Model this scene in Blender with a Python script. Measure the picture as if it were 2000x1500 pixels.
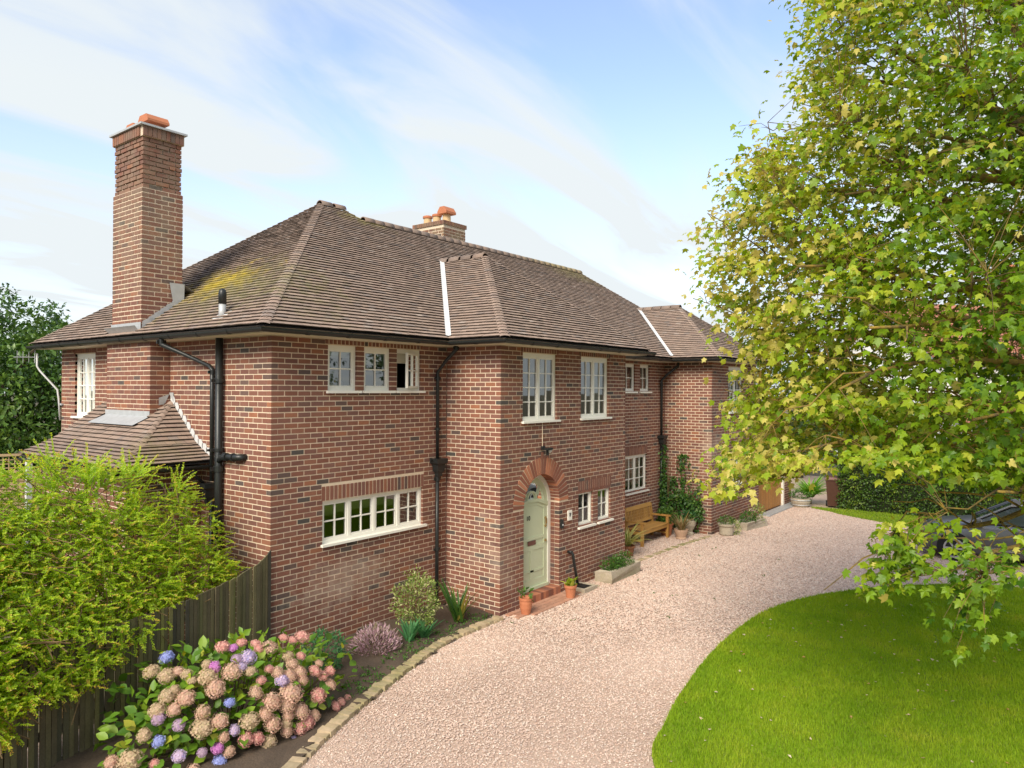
import bpy, math, random
import numpy as np
from mathutils import Vector, Matrix
random.seed(7); rng = np.random.default_rng(11)
sc = bpy.context.scene
for o in list(bpy.data.objects): bpy.data.objects.remove(o)
COL = sc.collection
R = math.radians
# ------------------------------------------------------------------ camera
F_PX = 1412.3
CAM = np.array([-6.381, -9.446, 4.111])
def basis(yaw, pitch, roll):
    f = np.array([math.sin(yaw)*math.cos(pitch), math.cos(yaw)*math.cos(pitch), math.sin(pitch)])
    r = np.array([math.cos(yaw), -math.sin(yaw), 0.]); u = np.cross(r, f)
    return math.cos(roll)*r+math.sin(roll)*u, -math.sin(roll)*r+math.cos(roll)*u, f
CR, CU, CF = basis(0.9154, 0.0067, 0.0044)
cd = bpy.data.cameras.new('camera'); cam = bpy.data.objects.new('camera', cd); COL.objects.link(cam)
cd.sensor_width = 36; cd.lens = F_PX/2000*36; cd.clip_start = .05; cd.clip_end = 3000
m = Matrix.Identity(4)
for i in range(3):
    m[i][0] = CR[i]; m[i][1] = CU[i]; m[i][2] = -CF[i]; m[i][3] = CAM[i]
cam.matrix_world = m; sc.camera = cam
def proj(P):
    d = np.asarray(P, float)-CAM; z = d@CF
    return np.stack([1000+F_PX*(d@CR)/z, 750-F_PX*(d@CU)/z, z], -1)
def at(px, py, depth):                                   # a pixel's direction at a chosen distance
    return CAM+(CF+CR*(px-1000)/F_PX+CU*(750-py)/F_PX)*depth
def on(px, py, ax, v):                                   # a pixel's direction cut by a plane of the place
    d = CF+CR*(px-1000)/F_PX+CU*(750-py)/F_PX
    return CAM+d*((v-CAM[ax])/d[ax])
# ------------------------------------------------------------------ world, sun, exposure
SUN_AZ, SUN_EL = 256., 38.                                # compass-like angle of the sun (0 = +y, 90 = +x)
w = bpy.data.worlds.new('World'); sc.world = w; w.use_nodes = True
nt = w.node_tree; nt.nodes.clear(); N = nt.nodes.new; LK = nt.links.new
out = N('ShaderNodeOutputWorld'); bg = N('ShaderNodeBackground'); bg.inputs[1].default_value = 0.15
sky = N('ShaderNodeTexSky'); sky.sky_type = 'NISHITA'; sky.sun_disc = False
sky.sun_elevation = R(SUN_EL); sky.sun_rotation = R(SUN_AZ); sky.air_density = 1.0; sky.dust_density = .6; sky.ozone_density = 1.6
tc = N('ShaderNodeTexCoord'); sep = N('ShaderNodeSeparateXYZ'); LK(tc.outputs['Generated'], sep.inputs[0])
def M(op, a, b=None, clamp=False, tree=None):
    n = (tree or nt).nodes.new('ShaderNodeMath'); n.operation = op; n.use_clamp = clamp
    L = (tree or nt).links.new
    for i, v in enumerate((a, b)):
        if v is None: continue
        if isinstance(v, (int, float)): n.inputs[i].default_value = v
        else: L(v, n.inputs[i])
    return n.outputs[0]
zz = M('ADD', M('MAXIMUM', sep.outputs[2], 0.0), 0.16)
cx = M('DIVIDE', sep.outputs[0], zz); cy = M('DIVIDE', sep.outputs[1], zz)
cmb = N('ShaderNodeCombineXYZ'); LK(cx, cmb.inputs[0]); LK(cy, cmb.inputs[1])
mp = N('ShaderNodeMapping'); mp.inputs['Rotation'].default_value = (0, 0, R(-25)); mp.inputs['Scale'].default_value = (.42, 1.15, 1); LK(cmb.outputs[0], mp.inputs[0])
n1 = N('ShaderNodeTexNoise'); n1.inputs['Scale'].default_value = 1.7; n1.inputs['Detail'].default_value = 7; n1.inputs['Roughness'].default_value = .52; n1.inputs['Distortion'].default_value = .9; LK(mp.outputs[0], n1.inputs['Vector'])
n2 = N('ShaderNodeTexNoise'); n2.inputs['Scale'].default_value = .45; n2.inputs['Detail'].default_value = 3; LK(mp.outputs[0], n2.inputs['Vector'])
cl = M('ADD', M('MULTIPLY', n1.outputs[0], .62), M('MULTIPLY', n2.outputs[0], .5))
cr_ = N('ShaderNodeMapRange'); cr_.interpolation_type = 'SMOOTHSTEP'; LK(cl, cr_.inputs[0])
cr_.inputs[1].default_value = .455; cr_.inputs[2].default_value = .62; cr_.inputs[3].default_value = 0.10; cr_.inputs[4].default_value = .93
hz = N('ShaderNodeMapRange'); hz.interpolation_type = 'SMOOTHSTEP'; LK(sep.outputs[2], hz.inputs[0])    # low thin cloud near the horizon
hz.inputs[1].default_value = .0; hz.inputs[2].default_value = .42; hz.inputs[3].default_value = .72; hz.inputs[4].default_value = 0.0
cov = M('ADD', cr_.outputs[0], hz.outputs[0], True)
mx = N('ShaderNodeMix'); mx.data_type = 'RGBA'; LK(cov, mx.inputs[0]); dim = N('ShaderNodeVectorMath'); dim.operation = 'MULTIPLY'; LK(sky.outputs[0], dim.inputs[0]); dim.inputs[1].default_value = (.84, .78, .78); LK(dim.outputs[0], mx.inputs[6]); mx.inputs[7].default_value = (2.24, 2.40, 2.48, 1)
LK(mx.outputs[2], bg.inputs[0]); LK(bg.outputs[0], out.inputs[0])
sd = bpy.data.lights.new('sun', 'SUN'); sd.energy = 2.1; sd.angle = R(32); sd.color = (1, .92, .76)
so = bpy.data.objects.new('sun', sd); COL.objects.link(so)
az = R(SUN_AZ); el = R(SUN_EL)
sdir = Vector((math.sin(az)*math.cos(el), math.cos(az)*math.cos(el), math.sin(el)))
so.rotation_euler = sdir.to_track_quat('Z', 'Y').to_euler(); so.location = (-10, -8, 14)
vs = sc.view_settings; vs.view_transform = 'Standard'; vs.look = 'None'; vs.exposure = 1.34; vs.gamma = 1; vs.use_curve_mapping = False
# ------------------------------------------------------------------ materials
MAT = {}
def mat(name, col, rough=.8, ramp=None, noise=None, bump=None, spec=.4, metal=0., trans=0., stain=None, posnoise=None, objrand=False, edge_shade=0.):
    """ramp: colours picked per piece; noise: (scale, amount) value mottling; bump: (scale, strength)
       stain: list of (colour, centre, radius, scale, amount); trans: light through leaves; posnoise: (scale, weight)"""
    mt = bpy.data.materials.new(name); mt.use_nodes = True; t = mt.node_tree; nd = t.nodes; ln = t.links.new
    b = nd['Principled BSDF']; b.inputs['Roughness'].default_value = rough; b.inputs['Metallic'].default_value = metal
    b.inputs['Specular IOR Level'].default_value = spec
    geo = nd.new('ShaderNodeNewGeometry'); pos = geo.outputs['Position']
    if ramp:
        a = nd.new('ShaderNodeAttribute'); a.attribute_name = 'bv'
        oi = nd.new('ShaderNodeObjectInfo')
        v = M('FRACT', M('ADD', a.outputs['Fac'], oi.outputs['Random'], tree=t), tree=t) if objrand else a.outputs['Fac']
        if posnoise:
            pn = nd.new('ShaderNodeTexNoise'); pn.inputs['Scale'].default_value = posnoise[0]; ln(pos, pn.inputs['Vector'])
            v = M('ADD', M('MULTIPLY', v, 1-posnoise[1], tree=t), M('MULTIPLY', M('SUBTRACT', M('MULTIPLY', pn.outputs[0], 2., tree=t), .5, True, tree=t), posnoise[1], tree=t), tree=t)
        cr = nd.new('ShaderNodeValToRGB'); ln(v, cr.inputs[0]); els = cr.color_ramp.elements
        while len(els) > 1: els.remove(els[-1])
        for i, (p, c) in enumerate(ramp):
            e = els[0] if i == 0 else els.new(p)
            e.position = p; e.color = (*c, 1)
        c = cr.outputs[0]
    else:
        rg = nd.new('ShaderNodeRGB'); rg.outputs[0].default_value = (*col, 1); c = rg.outputs[0]
    if noise:
        for sc_, am in (noise if isinstance(noise, list) else [noise]):
            tn = nd.new('ShaderNodeTexNoise'); tn.inputs['Scale'].default_value = sc_; tn.inputs['Detail'].default_value = 5; ln(pos, tn.inputs['Vector'])
            f = M('ADD', 1-am, M('MULTIPLY', tn.outputs[0], 2*am, tree=t), tree=t)
            mm = nd.new('ShaderNodeVectorMath'); mm.operation = 'SCALE'; ln(c, mm.inputs[0]); ln(f, mm.inputs['Scale']); c = mm.outputs[0]
    if edge_shade:                                                        # shade of the course gaps, painted into the tiles' lower edge faces
        sz = nd.new('ShaderNodeSeparateXYZ'); ln(geo.outputs['True Normal'], sz.inputs[0]); mr = nd.new('ShaderNodeMapRange'); ln(sz.outputs[2], mr.inputs[0]); mr.inputs[1].default_value = .2; mr.inputs[2].default_value = .5; mr.inputs[3].default_value = edge_shade; mr.inputs[4].default_value = 1.
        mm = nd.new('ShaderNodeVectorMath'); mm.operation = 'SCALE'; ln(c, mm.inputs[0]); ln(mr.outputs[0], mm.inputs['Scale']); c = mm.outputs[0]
    for (sc_c, cen, rad, scl, am) in (stain or []):
        vd = nd.new('ShaderNodeVectorMath'); vd.operation = 'SUBTRACT'; ln(pos, vd.inputs[0]); vd.inputs[1].default_value = cen
        vs_ = nd.new('ShaderNodeVectorMath'); vs_.operation = 'DIVIDE'; ln(vd.outputs[0], vs_.inputs[0]); vs_.inputs[1].default_value = rad
        le = nd.new('ShaderNodeVectorMath'); le.operation = 'LENGTH'; ln(vs_.outputs[0], le.inputs[0])
        tn = nd.new('ShaderNodeTexNoise'); tn.inputs['Scale'].default_value = scl; tn.inputs['Detail'].default_value = 6; tn.inputs['Roughness'].default_value = .65; ln(pos, tn.inputs['Vector'])
        f = M('MULTIPLY', M('ADD', M('MULTIPLY', M('SUBTRACT', 1., le.outputs['Value'], tree=t), 1.1, tree=t), M('MULTIPLY', M('SUBTRACT', tn.outputs[0], .55, tree=t), 3.2, tree=t), True, tree=t), am, tree=t)
        inside = M('LESS_THAN', le.outputs['Value'], 1.35, tree=t); f = M('MULTIPLY', f, inside, tree=t)
        mi = nd.new('ShaderNodeMix'); mi.data_type = 'RGBA'; ln(f, mi.inputs[0]); ln(c, mi.inputs[6]); mi.inputs[7].default_value = (*sc_c, 1); c = mi.outputs[2]
    ln(c, b.inputs['Base Color'])
    if bump:
        tn = nd.new('ShaderNodeTexNoise'); tn.inputs['Scale'].default_value = bump[0]; tn.inputs['Detail'].default_value = 5; ln(pos, tn.inputs['Vector'])
        bp_ = nd.new('ShaderNodeBump'); bp_.inputs['Strength'].default_value = bump[1]; bp_.inputs['Distance'].default_value = .01
        ln(tn.outputs[0], bp_.inputs['Height']); ln(bp_.outputs[0], b.inputs['Normal'])
    if trans:
        tr = nd.new('ShaderNodeBsdfTranslucent'); hs = nd.new('ShaderNodeHueSaturation'); hs.inputs['Value'].default_value = 1.5; hs.inputs['Saturation'].default_value = 1.1; hs.inputs['Hue'].default_value = .49
        ln(c, hs.inputs['Color']); ln(hs.outputs[0], tr.inputs[0])
        ms = nd.new('ShaderNodeMixShader'); ms.inputs[0].default_value = trans; ln(b.outputs[0], ms.inputs[1]); ln(tr.outputs[0], ms.inputs[2])
        ln(ms.outputs[0], nd['Material Output'].inputs[0])
    MAT[name] = mt; return mt
BR = [(0, (.180, .077, .054)), (.16, (.214, .090, .062)), (.30, (.154, .073, .059)), (.42, (.226, .096, .066)), (.55, (.180, .089, .072)), (.68, (.242, .100, .063)), (.80, (.196, .098, .078)), (.88, (.290, .118, .066)), (.94, (.130, .080, .068)), (.98, (.100, .074, .066)), (1, (.075, .066, .060))]
STN = [((.46, .36, .29), (1.45, 0, .95), (1.35, .6, .62), 3.2, .50), ((.42, .33, .27), (4.0, -1.32, 1.1), (.6, 1.2, .75), 2.6, .50), ((.235, .185, .135), (-.1, 3.9, 7.6), (1.6, 1.8, 3.0), 4., .62), ((.25, .20, .12), (8.5, 4.5, 8.4), (1.2, 1.2, 1.), 5., .8),
       ((.44, .35, .28), (13.4, -1.45, 2.4), (1.2, .6, .9), 2.2, .5)]
mat('brick', None, .88, objrand=True, ramp=BR, noise=[(.9, .13), (9, .16), (60, .18)], bump=(120, .35), stain=STN, spec=.25)
mat('voussoir', None, .88, objrand=True, ramp=[(0, (.20, .08, .055)), (.35, (.26, .10, .065)), (.6, (.40, .155, .085)), (.85, (.46, .19, .11)), (1, (.15, .07, .055))], noise=[(20, .15)], spec=.25)
mat('mortar', (.66, .535, .40), .95, noise=[(14, .12), (90, .12)], stain=[((.25, .22, .19), (-.1, 3.9, 8.4), (1.2, 1.2, 1.0), 5., .6)])
TR = [(0, (.285, .205, .160)), (.25, (.32, .234, .186)), (.45, (.258, .192, .156)), (.65, (.345, .252, .198)), (.82, (.29, .204, .164)), (.95, (.235, .188, .164)), (1, (.38, .30, .25))]
LICH = [((.56, .42, .035), (.95, 2.9, 6.0), (.9, 1.5, .75), 3.4, .82), ((.20, .19, .07), (.9, 2.2, 5.7), (1.6, 3.2, 1.2), 4.5, .6), ((.30, .27, .07), (4.8, 3.5, 8.05), (1.0, .9, .4), 7, .6), ((.27, .24, .09), (13.6, 3.3, 7.8), (2.4, .8, .6), 7, .6), ((.21, .18, .07), (-.8, 1.9, 3.1), (.9, .7, .6), 6, .4)]
mat('roof_tile', None, .9, objrand=True, edge_shade=.20, ramp=TR, noise=[(3.0, .14), (40, .15)], stain=LICH, spec=.2)
mat('ridge', None, .9, objrand=True, ramp=[(0, (.17, .13, .11)), (.5, (.24, .175, .14)), (1, (.20, .16, .14))], noise=[(25, .25)], spec=.2, stain=[((.36, .30, .10), (13, 3.5, 8.1), (3., .6, .4), 12, .6)])
mat('underlay', (.05, .042, .038), .95)
mat('lead', (.42, .43, .44), .55, noise=[(8, .2)], metal=.25)
mat('lead_pale', (.56, .56, .56), .5, noise=[(9, .15)])
mat('cream_paint', (.77, .70, .56), .5, noise=[(5, .05)])
mat('white_paint', (.80, .775, .70), .38, noise=[(4, .04)])
mat('black_iron', (.017, .019, .019), .38, noise=[(30, .25)], bump=(60, .15))
mat('door_green', (.57, .62, .43), .42, noise=[(3, .03)])
mat('dark', (.012, .012, .013), .6)
mat('brass', (.55, .38, .16), .3, metal=.9)
mat('room', (.20, .18, .15), .9)
mat('curtain', (.62, .64, .58), .9, noise=[(14, .10)])
mat('blind', (.70, .66, .56), .8)
g = bpy.data.materials.new('glass'); g.use_nodes = True; t = g.node_tree; t.nodes.clear()
o_ = t.nodes.new('ShaderNodeOutputMaterial'); tb = t.nodes.new('ShaderNodeBsdfTransparent'); tb.inputs[0].default_value = (.74, .78, .75, 1)
gl = t.nodes.new('ShaderNodeBsdfGlossy'); gl.inputs['Roughness'].default_value = .012; gl.inputs['Color'].default_value = (.95, .97, .96, 1)
fr = t.nodes.new('ShaderNodeFresnel'); fr.inputs[0].default_value = 2.5; mxs = t.nodes.new('ShaderNodeMixShader')
t.links.new(fr.outputs[0], mxs.inputs[0]); t.links.new(tb.outputs[0], mxs.inputs[1]); t.links.new(gl.outputs[0], mxs.inputs[2]); t.links.new(mxs.outputs[0], o_.inputs[0]); MAT['glass'] = g
# ------------------------------------------------------------------ mesh helpers
class MB:
    def __init__(s): s.v = []; s.f = []; s.b = []; s.n = 0
    def add(s, vs, fs, bv=0.):
        s.v += [tuple(map(float, q)) for q in vs]; s.f += [tuple(i+s.n for i in f) for f in fs]; s.b += [bv]*len(vs); s.n += len(vs)
        return s
    def obox(s, c, ax, ay, az, bv=0.):
        c, ax, ay, az = map(np.asarray, (c, ax, ay, az))
        vs = [c+i*ax+j*ay+k*az for k in (-1, 1) for j in (-1, 1) for i in (-1, 1)]
        fs = BOXF if np.dot(np.cross(ax, ay), az) > 0 else [f[::-1] for f in BOXF]
        return s.add(vs, fs, bv)
    def box(s, x0, x1, y0, y1, z0, z1, bv=0.):
        return s.obox(((x0+x1)/2, (y0+y1)/2, (z0+z1)/2), (abs(x1-x0)/2, 0, 0), (0, abs(y1-y0)/2, 0), (0, 0, abs(z1-z0)/2), bv)
    def tube(s, pts, r, seg=10, bv=0., cap=True):
        pts = [np.asarray(p, float) for p in pts]; rs = r if isinstance(r, (list, tuple, np.ndarray)) else [r]*len(pts)
        rings = []; prev = None
        for i, p in enumerate(pts):
            d = (pts[min(i+1, len(pts)-1)]-pts[max(i-1, 0)]); d = d/(np.linalg.norm(d)+1e-9)
            if prev is None:
                a = np.array([0, 0, 1.]) if abs(d[2]) < .9 else np.array([1., 0, 0]); a = np.cross(d, a)
            else: a = prev-d*np.dot(prev, d)
            a = a/np.linalg.norm(a); prev = a; b = np.cross(d, a)
            k = 1.
            if 0 < i < len(pts)-1:
                d1 = p-pts[i-1]; d2 = pts[i+1]-p; cs = np.dot(d1, d2)/(np.linalg.norm(d1)*np.linalg.norm(d2)+1e-9); k = 1/max(.6, math.sqrt(max(.01, (1+cs)/2)))
            rings.append([p+(a*math.cos(q)+b*math.sin(q))*rs[i]*k for q in np.linspace(0, 2*math.pi, seg, endpoint=False)])
        vs = [v for rg_ in rings for v in rg_]; fs = []
        for i in range(len(pts)-1):
            for j in range(seg):
                q = i*seg; fs.append((q+j, q+(j+1) % seg, q+seg+(j+1) % seg, q+seg+j))
        if cap: fs.append(tuple(range(seg))[::-1]); fs.append(tuple((len(pts)-1)*seg+j for j in range(seg)))
        return s.add(vs, fs, bv)
    def lathe(s, c, prof, seg=20, bv=0.):
        c = np.asarray(c, float); vs = []; fs = []
        for (r_, z_) in prof:
            for j in range(seg):
                q = 2*math.pi*j/seg; vs.append(c+np.array([r_*math.cos(q), r_*math.sin(q), z_]))
        for i in range(len(prof)-1):
            for j in range(seg):
                q = i*seg; fs.append((q+j, q+(j+1) % seg, q+seg+(j+1) % seg, q+seg+j))
        if prof[0][0] > 1e-4: fs.append(tuple(range(seg))[::-1])
        if prof[-1][0] > 1e-4: fs.append(tuple((len(prof)-1)*seg+j for j in range(seg)))
        return s.add(vs, fs, bv)
    def prism(s, poly, axis_o, ex, ey, ez, h, bv=0.):     # polygon (a, b) in plane (ex, ey) at axis_o, pushed h along ez
        o, ex, ey, ez = map(np.asarray, (axis_o, ex, ey, ez)); n = len(poly)
        vs = [o+a*ex+b*ey for a, b in poly]+[o+a*ex+b*ey+ez*h for a, b in poly]
        fs = [tuple(range(n))[::-1], tuple(range(n, 2*n))]+[(i, (i+1) % n, n+(i+1) % n, n+i) for i in range(n)]
        return s.add(vs, fs, bv)
    def build(s, name, material=None, parent=None, smooth=False, **props):
        me = bpy.data.meshes.new(name); me.from_pydata(s.v, [], s.f); me.update()
        if s.b and any(s.b):
            a = me.attributes.new('bv', 'FLOAT', 'POINT'); a.data.foreach_set('value', np.array(s.b, np.float32))
        if smooth: me.polygons.foreach_set('use_smooth', [True]*len(me.polygons))
        return link(name, me, material, parent, **props)
BOXF = [(0, 2, 3, 1), (4, 5, 7, 6), (0, 1, 5, 4), (2, 6, 7, 3), (0, 4, 6, 2), (1, 3, 7, 5)]
def link(name, me, material=None, parent=None, **props):
    if material and not me.materials: me.materials.append(MAT[material] if isinstance(material, str) else material)
    o = bpy.data.objects.new(name, me); COL.objects.link(o)
    if parent is not None: o.parent = parent
    for k, v in props.items(): o[k] = v
    return o
def thing(name, label, cat, loc=(0, 0, 0), rz=0., group=None):
    o = bpy.data.objects.new(name, None); COL.objects.link(o); o.location = loc; o.rotation_euler = (0, 0, rz); o.empty_display_size = .2
    o['label'] = label; o['category'] = cat
    if group: o['group'] = group
    return o
def tag(o, label, cat, group=None):
    o['label'] = label; o['category'] = cat
    if group: o['group'] = group
    return o
_um = {}
def unit_mesh(key, material, verts, faces, smooth=False):
    if key not in _um:
        me = bpy.data.meshes.new(key); me.from_pydata([tuple(map(float, v)) for v in verts], [], faces); me.update(); me.materials.append(MAT[material])
        if smooth: me.polygons.foreach_set('use_smooth', [True]*len(me.polygons))
        _um[key] = me
    return _um[key]
def mtx(c, ax, ay, az):
    q = Matrix.Identity(4)
    for i in range(3): q[i][0] = ax[i]; q[i][1] = ay[i]; q[i][2] = az[i]; q[i][3] = c[i]
    return q
CUBE = [(i, j, k) for k in (-1, 1) for j in (-1, 1) for i in (-1, 1)]
def quads(name, C, T, B, S, W, bv, tmpl, faces, material, parent=None, **props):
    """many small leaves as one mesh: C centre, T tip direction, B side direction, S length, W width"""
    tm = np.asarray(tmpl, float); n = len(C); k = len(tm)
    Nn = np.cross(T, B)
    V = C[:, None]+T[:, None]*(tm[None, :, 0:1]*S[:, None, None])+B[:, None]*(tm[None, :, 1:2]*W[:, None, None])+Nn[:, None]*(tm[None, :, 2:3]*S[:, None, None])
    V = V.reshape(-1, 3).astype(np.float32)
    Fl = np.asarray(faces, np.int32); nf, fv = Fl.shape
    idx = (Fl[None]+(np.arange(n)*k)[:, None, None]).reshape(-1)
    me = bpy.data.meshes.new(name); me.vertices.add(len(V)); me.vertices.foreach_set('co', V.ravel())
    me.loops.add(len(idx)); me.loops.foreach_set('vertex_index', idx.astype(np.int32))
    me.polygons.add(n*nf); me.polygons.foreach_set('loop_start', np.arange(0, len(idx), fv, dtype=np.int32))
    me.update(calc_edges=True)
    a = me.attributes.new('bv', 'FLOAT', 'POINT'); a.data.foreach_set('value', np.repeat(np.asarray(bv, np.float32), k))
    return link(name, me, material, parent, **props)
def frames(Tn, up_bias=None):
    T = Tn/np.linalg.norm(Tn, axis=1, keepdims=True)
    up = np.tile([0, 0, 1.], (len(T), 1)) if up_bias is None else up_bias
    B = np.cross(up, T); B /= np.linalg.norm(B, axis=1, keepdims=True)+1e-9
    return T, B
LEAF4 = [(0, 0, 0), (.45, .5, .10), (1, 0, -.08), (.45, -.5, .10)]; LEAF4F = [(0, 3, 2), (0, 2, 1)]
# ================================================================== the house
X = np.array([1., 0, 0]); Y = np.array([0, 1., 0]); Zv = np.array([0, 0, 1.])
CO = .083; ST = .241; HB = .1105; NC = 59; ZS = CO*NC                # course, stretcher, half-brick, courses to the soffit
X1, YP, X3, X5, YB, X6, XG = 3.856, -1.32, 8.504, 13.304, -1.45, 16.98, 20.75
house = thing('brick_house', 'two-storey brown brick house with hipped tile roof, white windows and arched green door', 'house')
wall_mb = MB(); BRICKS = []                                          # brick: centre, half axes
def brick(c, ax, ay, az, bv=None): BRICKS.append((np.asarray(c, float), ax, ay, az, random.random() if bv is None else bv))
def cut(iv, holes):
    res = [iv]
    for h0, h1 in holes:
        nxt = []
        for a, b in res:
            if h1 <= a or h0 >= b: nxt.append((a, b)); continue
            if h0 > a: nxt.append((a, h0))
            if h1 < b: nxt.append((h1, b))
        res = nxt
    return res
def wall(P0, d, n_in, length, z0=0., nc=NC, holes=(), par=0, start=True, end=None, arch=None, thick=.22, ztop=None, MR=.0045):
    """holes: (u0, u1, z0, z1); d along the wall, n_in into the wall"""
    P0 = np.asarray(P0, float)
    for k in range(nc):
        zc = z0+(k+.5)*CO; odd = (k+par) % 2
        hs = [(a, b) for a, b, c0, c1 in holes if c0+.01 < zc < c1-.004]
        if arch:
            uc, zs_, ri, ro, zb = arch
            if zb < zc < zs_: hs.append((uc-ri, uc+ri))
            elif zs_ <= zc < zs_+ro: q = math.sqrt(max(0, ro*ro-(zc-zs_)**2)); hs.append((uc-q, uc+q))
        u = (ST/2 if start else -ST/2) if odd else 0.
        lim = length
        if end is not None: lim = length-(ST/2 if (k+end) % 2 else 0)+.005
        row = []
        while u < lim-.02:
            a, b = u, min(u+ST-.017, lim-.004)
            row += [[max(p, 0.), q] for p, q in cut((a, b), hs) if q-max(p, 0.) > .035]
            u += ST
        if end is not None and row and row[-1][1] > lim-.09: row[-1][1] = length if lim > length else lim-.012
        for h0, h1 in hs:                                            # cut bricks close up to the openings
            for p in row:
                if 0 < p[0]-h1 < .075: p[0] = h1
                if 0 < h0-p[1] < .075: p[1] = h0
        for a2, b2 in row:
            j = random.uniform(-.0015, .0015); jz = random.uniform(-.0012, .0012)
            brick(P0+d*(a2+b2)/2+n_in*(HB/2+j)+Zv*(zc+jz), d*(b2-a2)/2, n_in*HB/2, Zv*(CO-.016)/2)
    # mortar-coloured wall behind the brick faces, with the openings left out
    ztop = z0+nc*CO if ztop is None else ztop
    holes = [(h[0]-.006, h[1]+.006, h[2]-.004, h[3]+.004) for h in holes]
    us = sorted({.0065, length-.0065, *[h[0] for h in holes], *[h[1] for h in holes]}|({arch[0]-arch[3]-.05, arch[0]+arch[3]+.05} if arch else set()))
    for a, b in zip(us[:-1], us[1:]):
        mid = (a+b)/2; zz_ = [(h[2], h[3]) for h in holes if h[0] < mid < h[1]]
        if arch and abs(mid-arch[0]) < arch[3]: zz_.append((z0, arch[1]+arch[3]+.05))
        for q0, q1 in cut((z0, ztop), zz_):
            wall_mb.obox(P0+d*mid+n_in*(MR+thick/2)+Zv*(q0+q1)/2, d*(b-a)/2, n_in*thick/2, Zv*(q1-q0)/2)
    if arch:
        uc, zs_, ri, ro, zb = arch; L0, L1 = uc-ro-.05, uc+ro+.05; st = .02; z = z0
        while z < zs_+ro+.05-1e-6:
            zt = min(z+st, zs_+ro+.05)
            if zt <= zs_: hw = ri+.006
            else: q = max(z-zs_, 0); hw = math.sqrt((ri+.006)**2-q*q) if q < ri else 0.
            if hw > 0:
                for a, b in ((L0, uc-hw), (uc+hw, L1)): wall_mb.obox(P0+d*(a+b)/2+n_in*(MR+thick/2)+Zv*(z+zt)/2, d*(b-a)/2, n_in*thick/2, Zv*(zt-z)/2)
            else: wall_mb.obox(P0+d*uc+n_in*(MR+thick/2)+Zv*(z+zt)/2, d*(L1-L0)/2, n_in*thick/2, Zv*(zt-z)/2)
            z = zt
SOLD = []
def soldiers(P0, d, n_in, u0, u1, z0, z1):
    n = max(1, round((u1-u0)/.083)); w_ = (u1-u0)/n
    wall_mb.obox(np.asarray(P0)+d*(u0+u1)/2+n_in*(.005+.05)+Zv*(z0+z1)/2, d*((u1-u0)/2+.006), n_in*.05, Zv*((z1-z0)/2+.008))
    for i in range(n):
        u = u0+(i+.5)*w_
        SOLD.append((np.asarray(P0)+d*u+n_in*(HB/2-.001)+Zv*(z0+z1)/2, d*(w_-.019)/2, n_in*HB/2, Zv*(z1-z0-.01)/2))
HA = [(1.04, 1.64, 4.06, 4.815), (1.795, 2.40, 4.06, 4.815), (2.55, 3.155, 4.06, 4.815), (.95, 3.215, 1.60, 2.29)]
HAs = HA+[(.93, 3.245, 2.29, 2.54), (.98, 3.21, 4.815, 5.)]
wall((0, 0, 0), X, Y, X1, holes=HAs, par=0); soldiers((0, 0, 0), X, Y, .93, 3.245, 2.30, 2.535); soldiers((0, 0, 0), X, Y, .98, 3.21, 4.82, 4.90)
HS = [(5.97, 6.92, 3.50, 4.79)]
wall((0, 0, 0), Y, X, 7.6, holes=HS+[(5.9, 7.0, 4.79, 5.)], par=1); soldiers((0, 0, 0), Y, X, 5.92, 6.98, 4.80, 4.90)
wall((X1, 0, 0), -Y, X, -YP, par=0, start=False, end=1)
HP = [(.665, 1.815, 3.49, 4.80), (2.715, 3.875, 3.49, 4.80), (2.635, 3.215, 1.21, 1.945), (3.425, 3.965, 1.21, 1.945)]
ARC = (5.17-X1, 1.85, .60, .93, .0)
wall((X1, YP, 0), X, Y, X3-X1, holes=HP+[(2.62, 4.0, 1.945, 2.18), (.6, 1.88, 4.80, 5.), (2.65, 3.94, 4.80, 5.)], par=0, end=0, arch=ARC)
soldiers((X1, YP, 0), X, Y, 2.62, 4.0, 1.955, 2.175); soldiers((X1, YP, 0), X, Y, .6, 1.88, 4.805, 4.90); soldiers((X1, YP, 0), X, Y, 2.65, 3.94, 4.805, 4.90)
wall((X3, YP, 0), Y, -X, -YP, par=1, end=None)
HBw = [(10.72-X3, 11.47-X3, 4.04, 4.80), (11.76-X3, 12.33-X3, 4.04, 4.80), (10.92-X3, 12.18-X3, 1.28, 2.29)]
wall((X3, 0, 0), X, Y, X5-X3, holes=HBw+[(10.90-X3, 12.22-X3, 2.29, 2.52)], par=0, start=False); soldiers((X3, 0, 0), X, Y, 10.90-X3, 12.22-X3, 2.30, 2.515)
wall((X5, 0, 0), -Y, X, -YB, par=1, start=False, end=1)
HC = [(14.58-X5, 15.76-X5, 3.43, 4.80), (14.9-X5, 15.95-X5, 1.12, 2.05)]
wall((X5, YB, 0), X, Y, X6-X5, holes=HC+[(14.85-X5, 16.-X5, 2.05, 2.28)], par=0, end=0); soldiers((X5, YB, 0), X, Y, 14.85-X5, 16.-X5, 2.06, 2.275)
wall((X6, YB, 0), Y, -X, 1.45, par=1)
GD = (17.25-X6, 20.0-X6, 0., 2.15)
wall((X6, YB, 0), X, Y, XG-X6, nc=40, holes=[GD], par=0, start=False)
wall((X6, 0, 0), X, Y, .62, par=0, start=False)
# plain walls nobody sees from the drive
for a in [(.012, 17.6, 7.38, 7.59, 0, ZS), (17.38, 17.6, .23, 7.38, 0, ZS), (XG-.22, XG, YB+.23, 6.5, 0, 3.3), (17.6, XG, 6.5, 6.7, 0, 3.3)]: wall_mb.box(*a)
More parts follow.
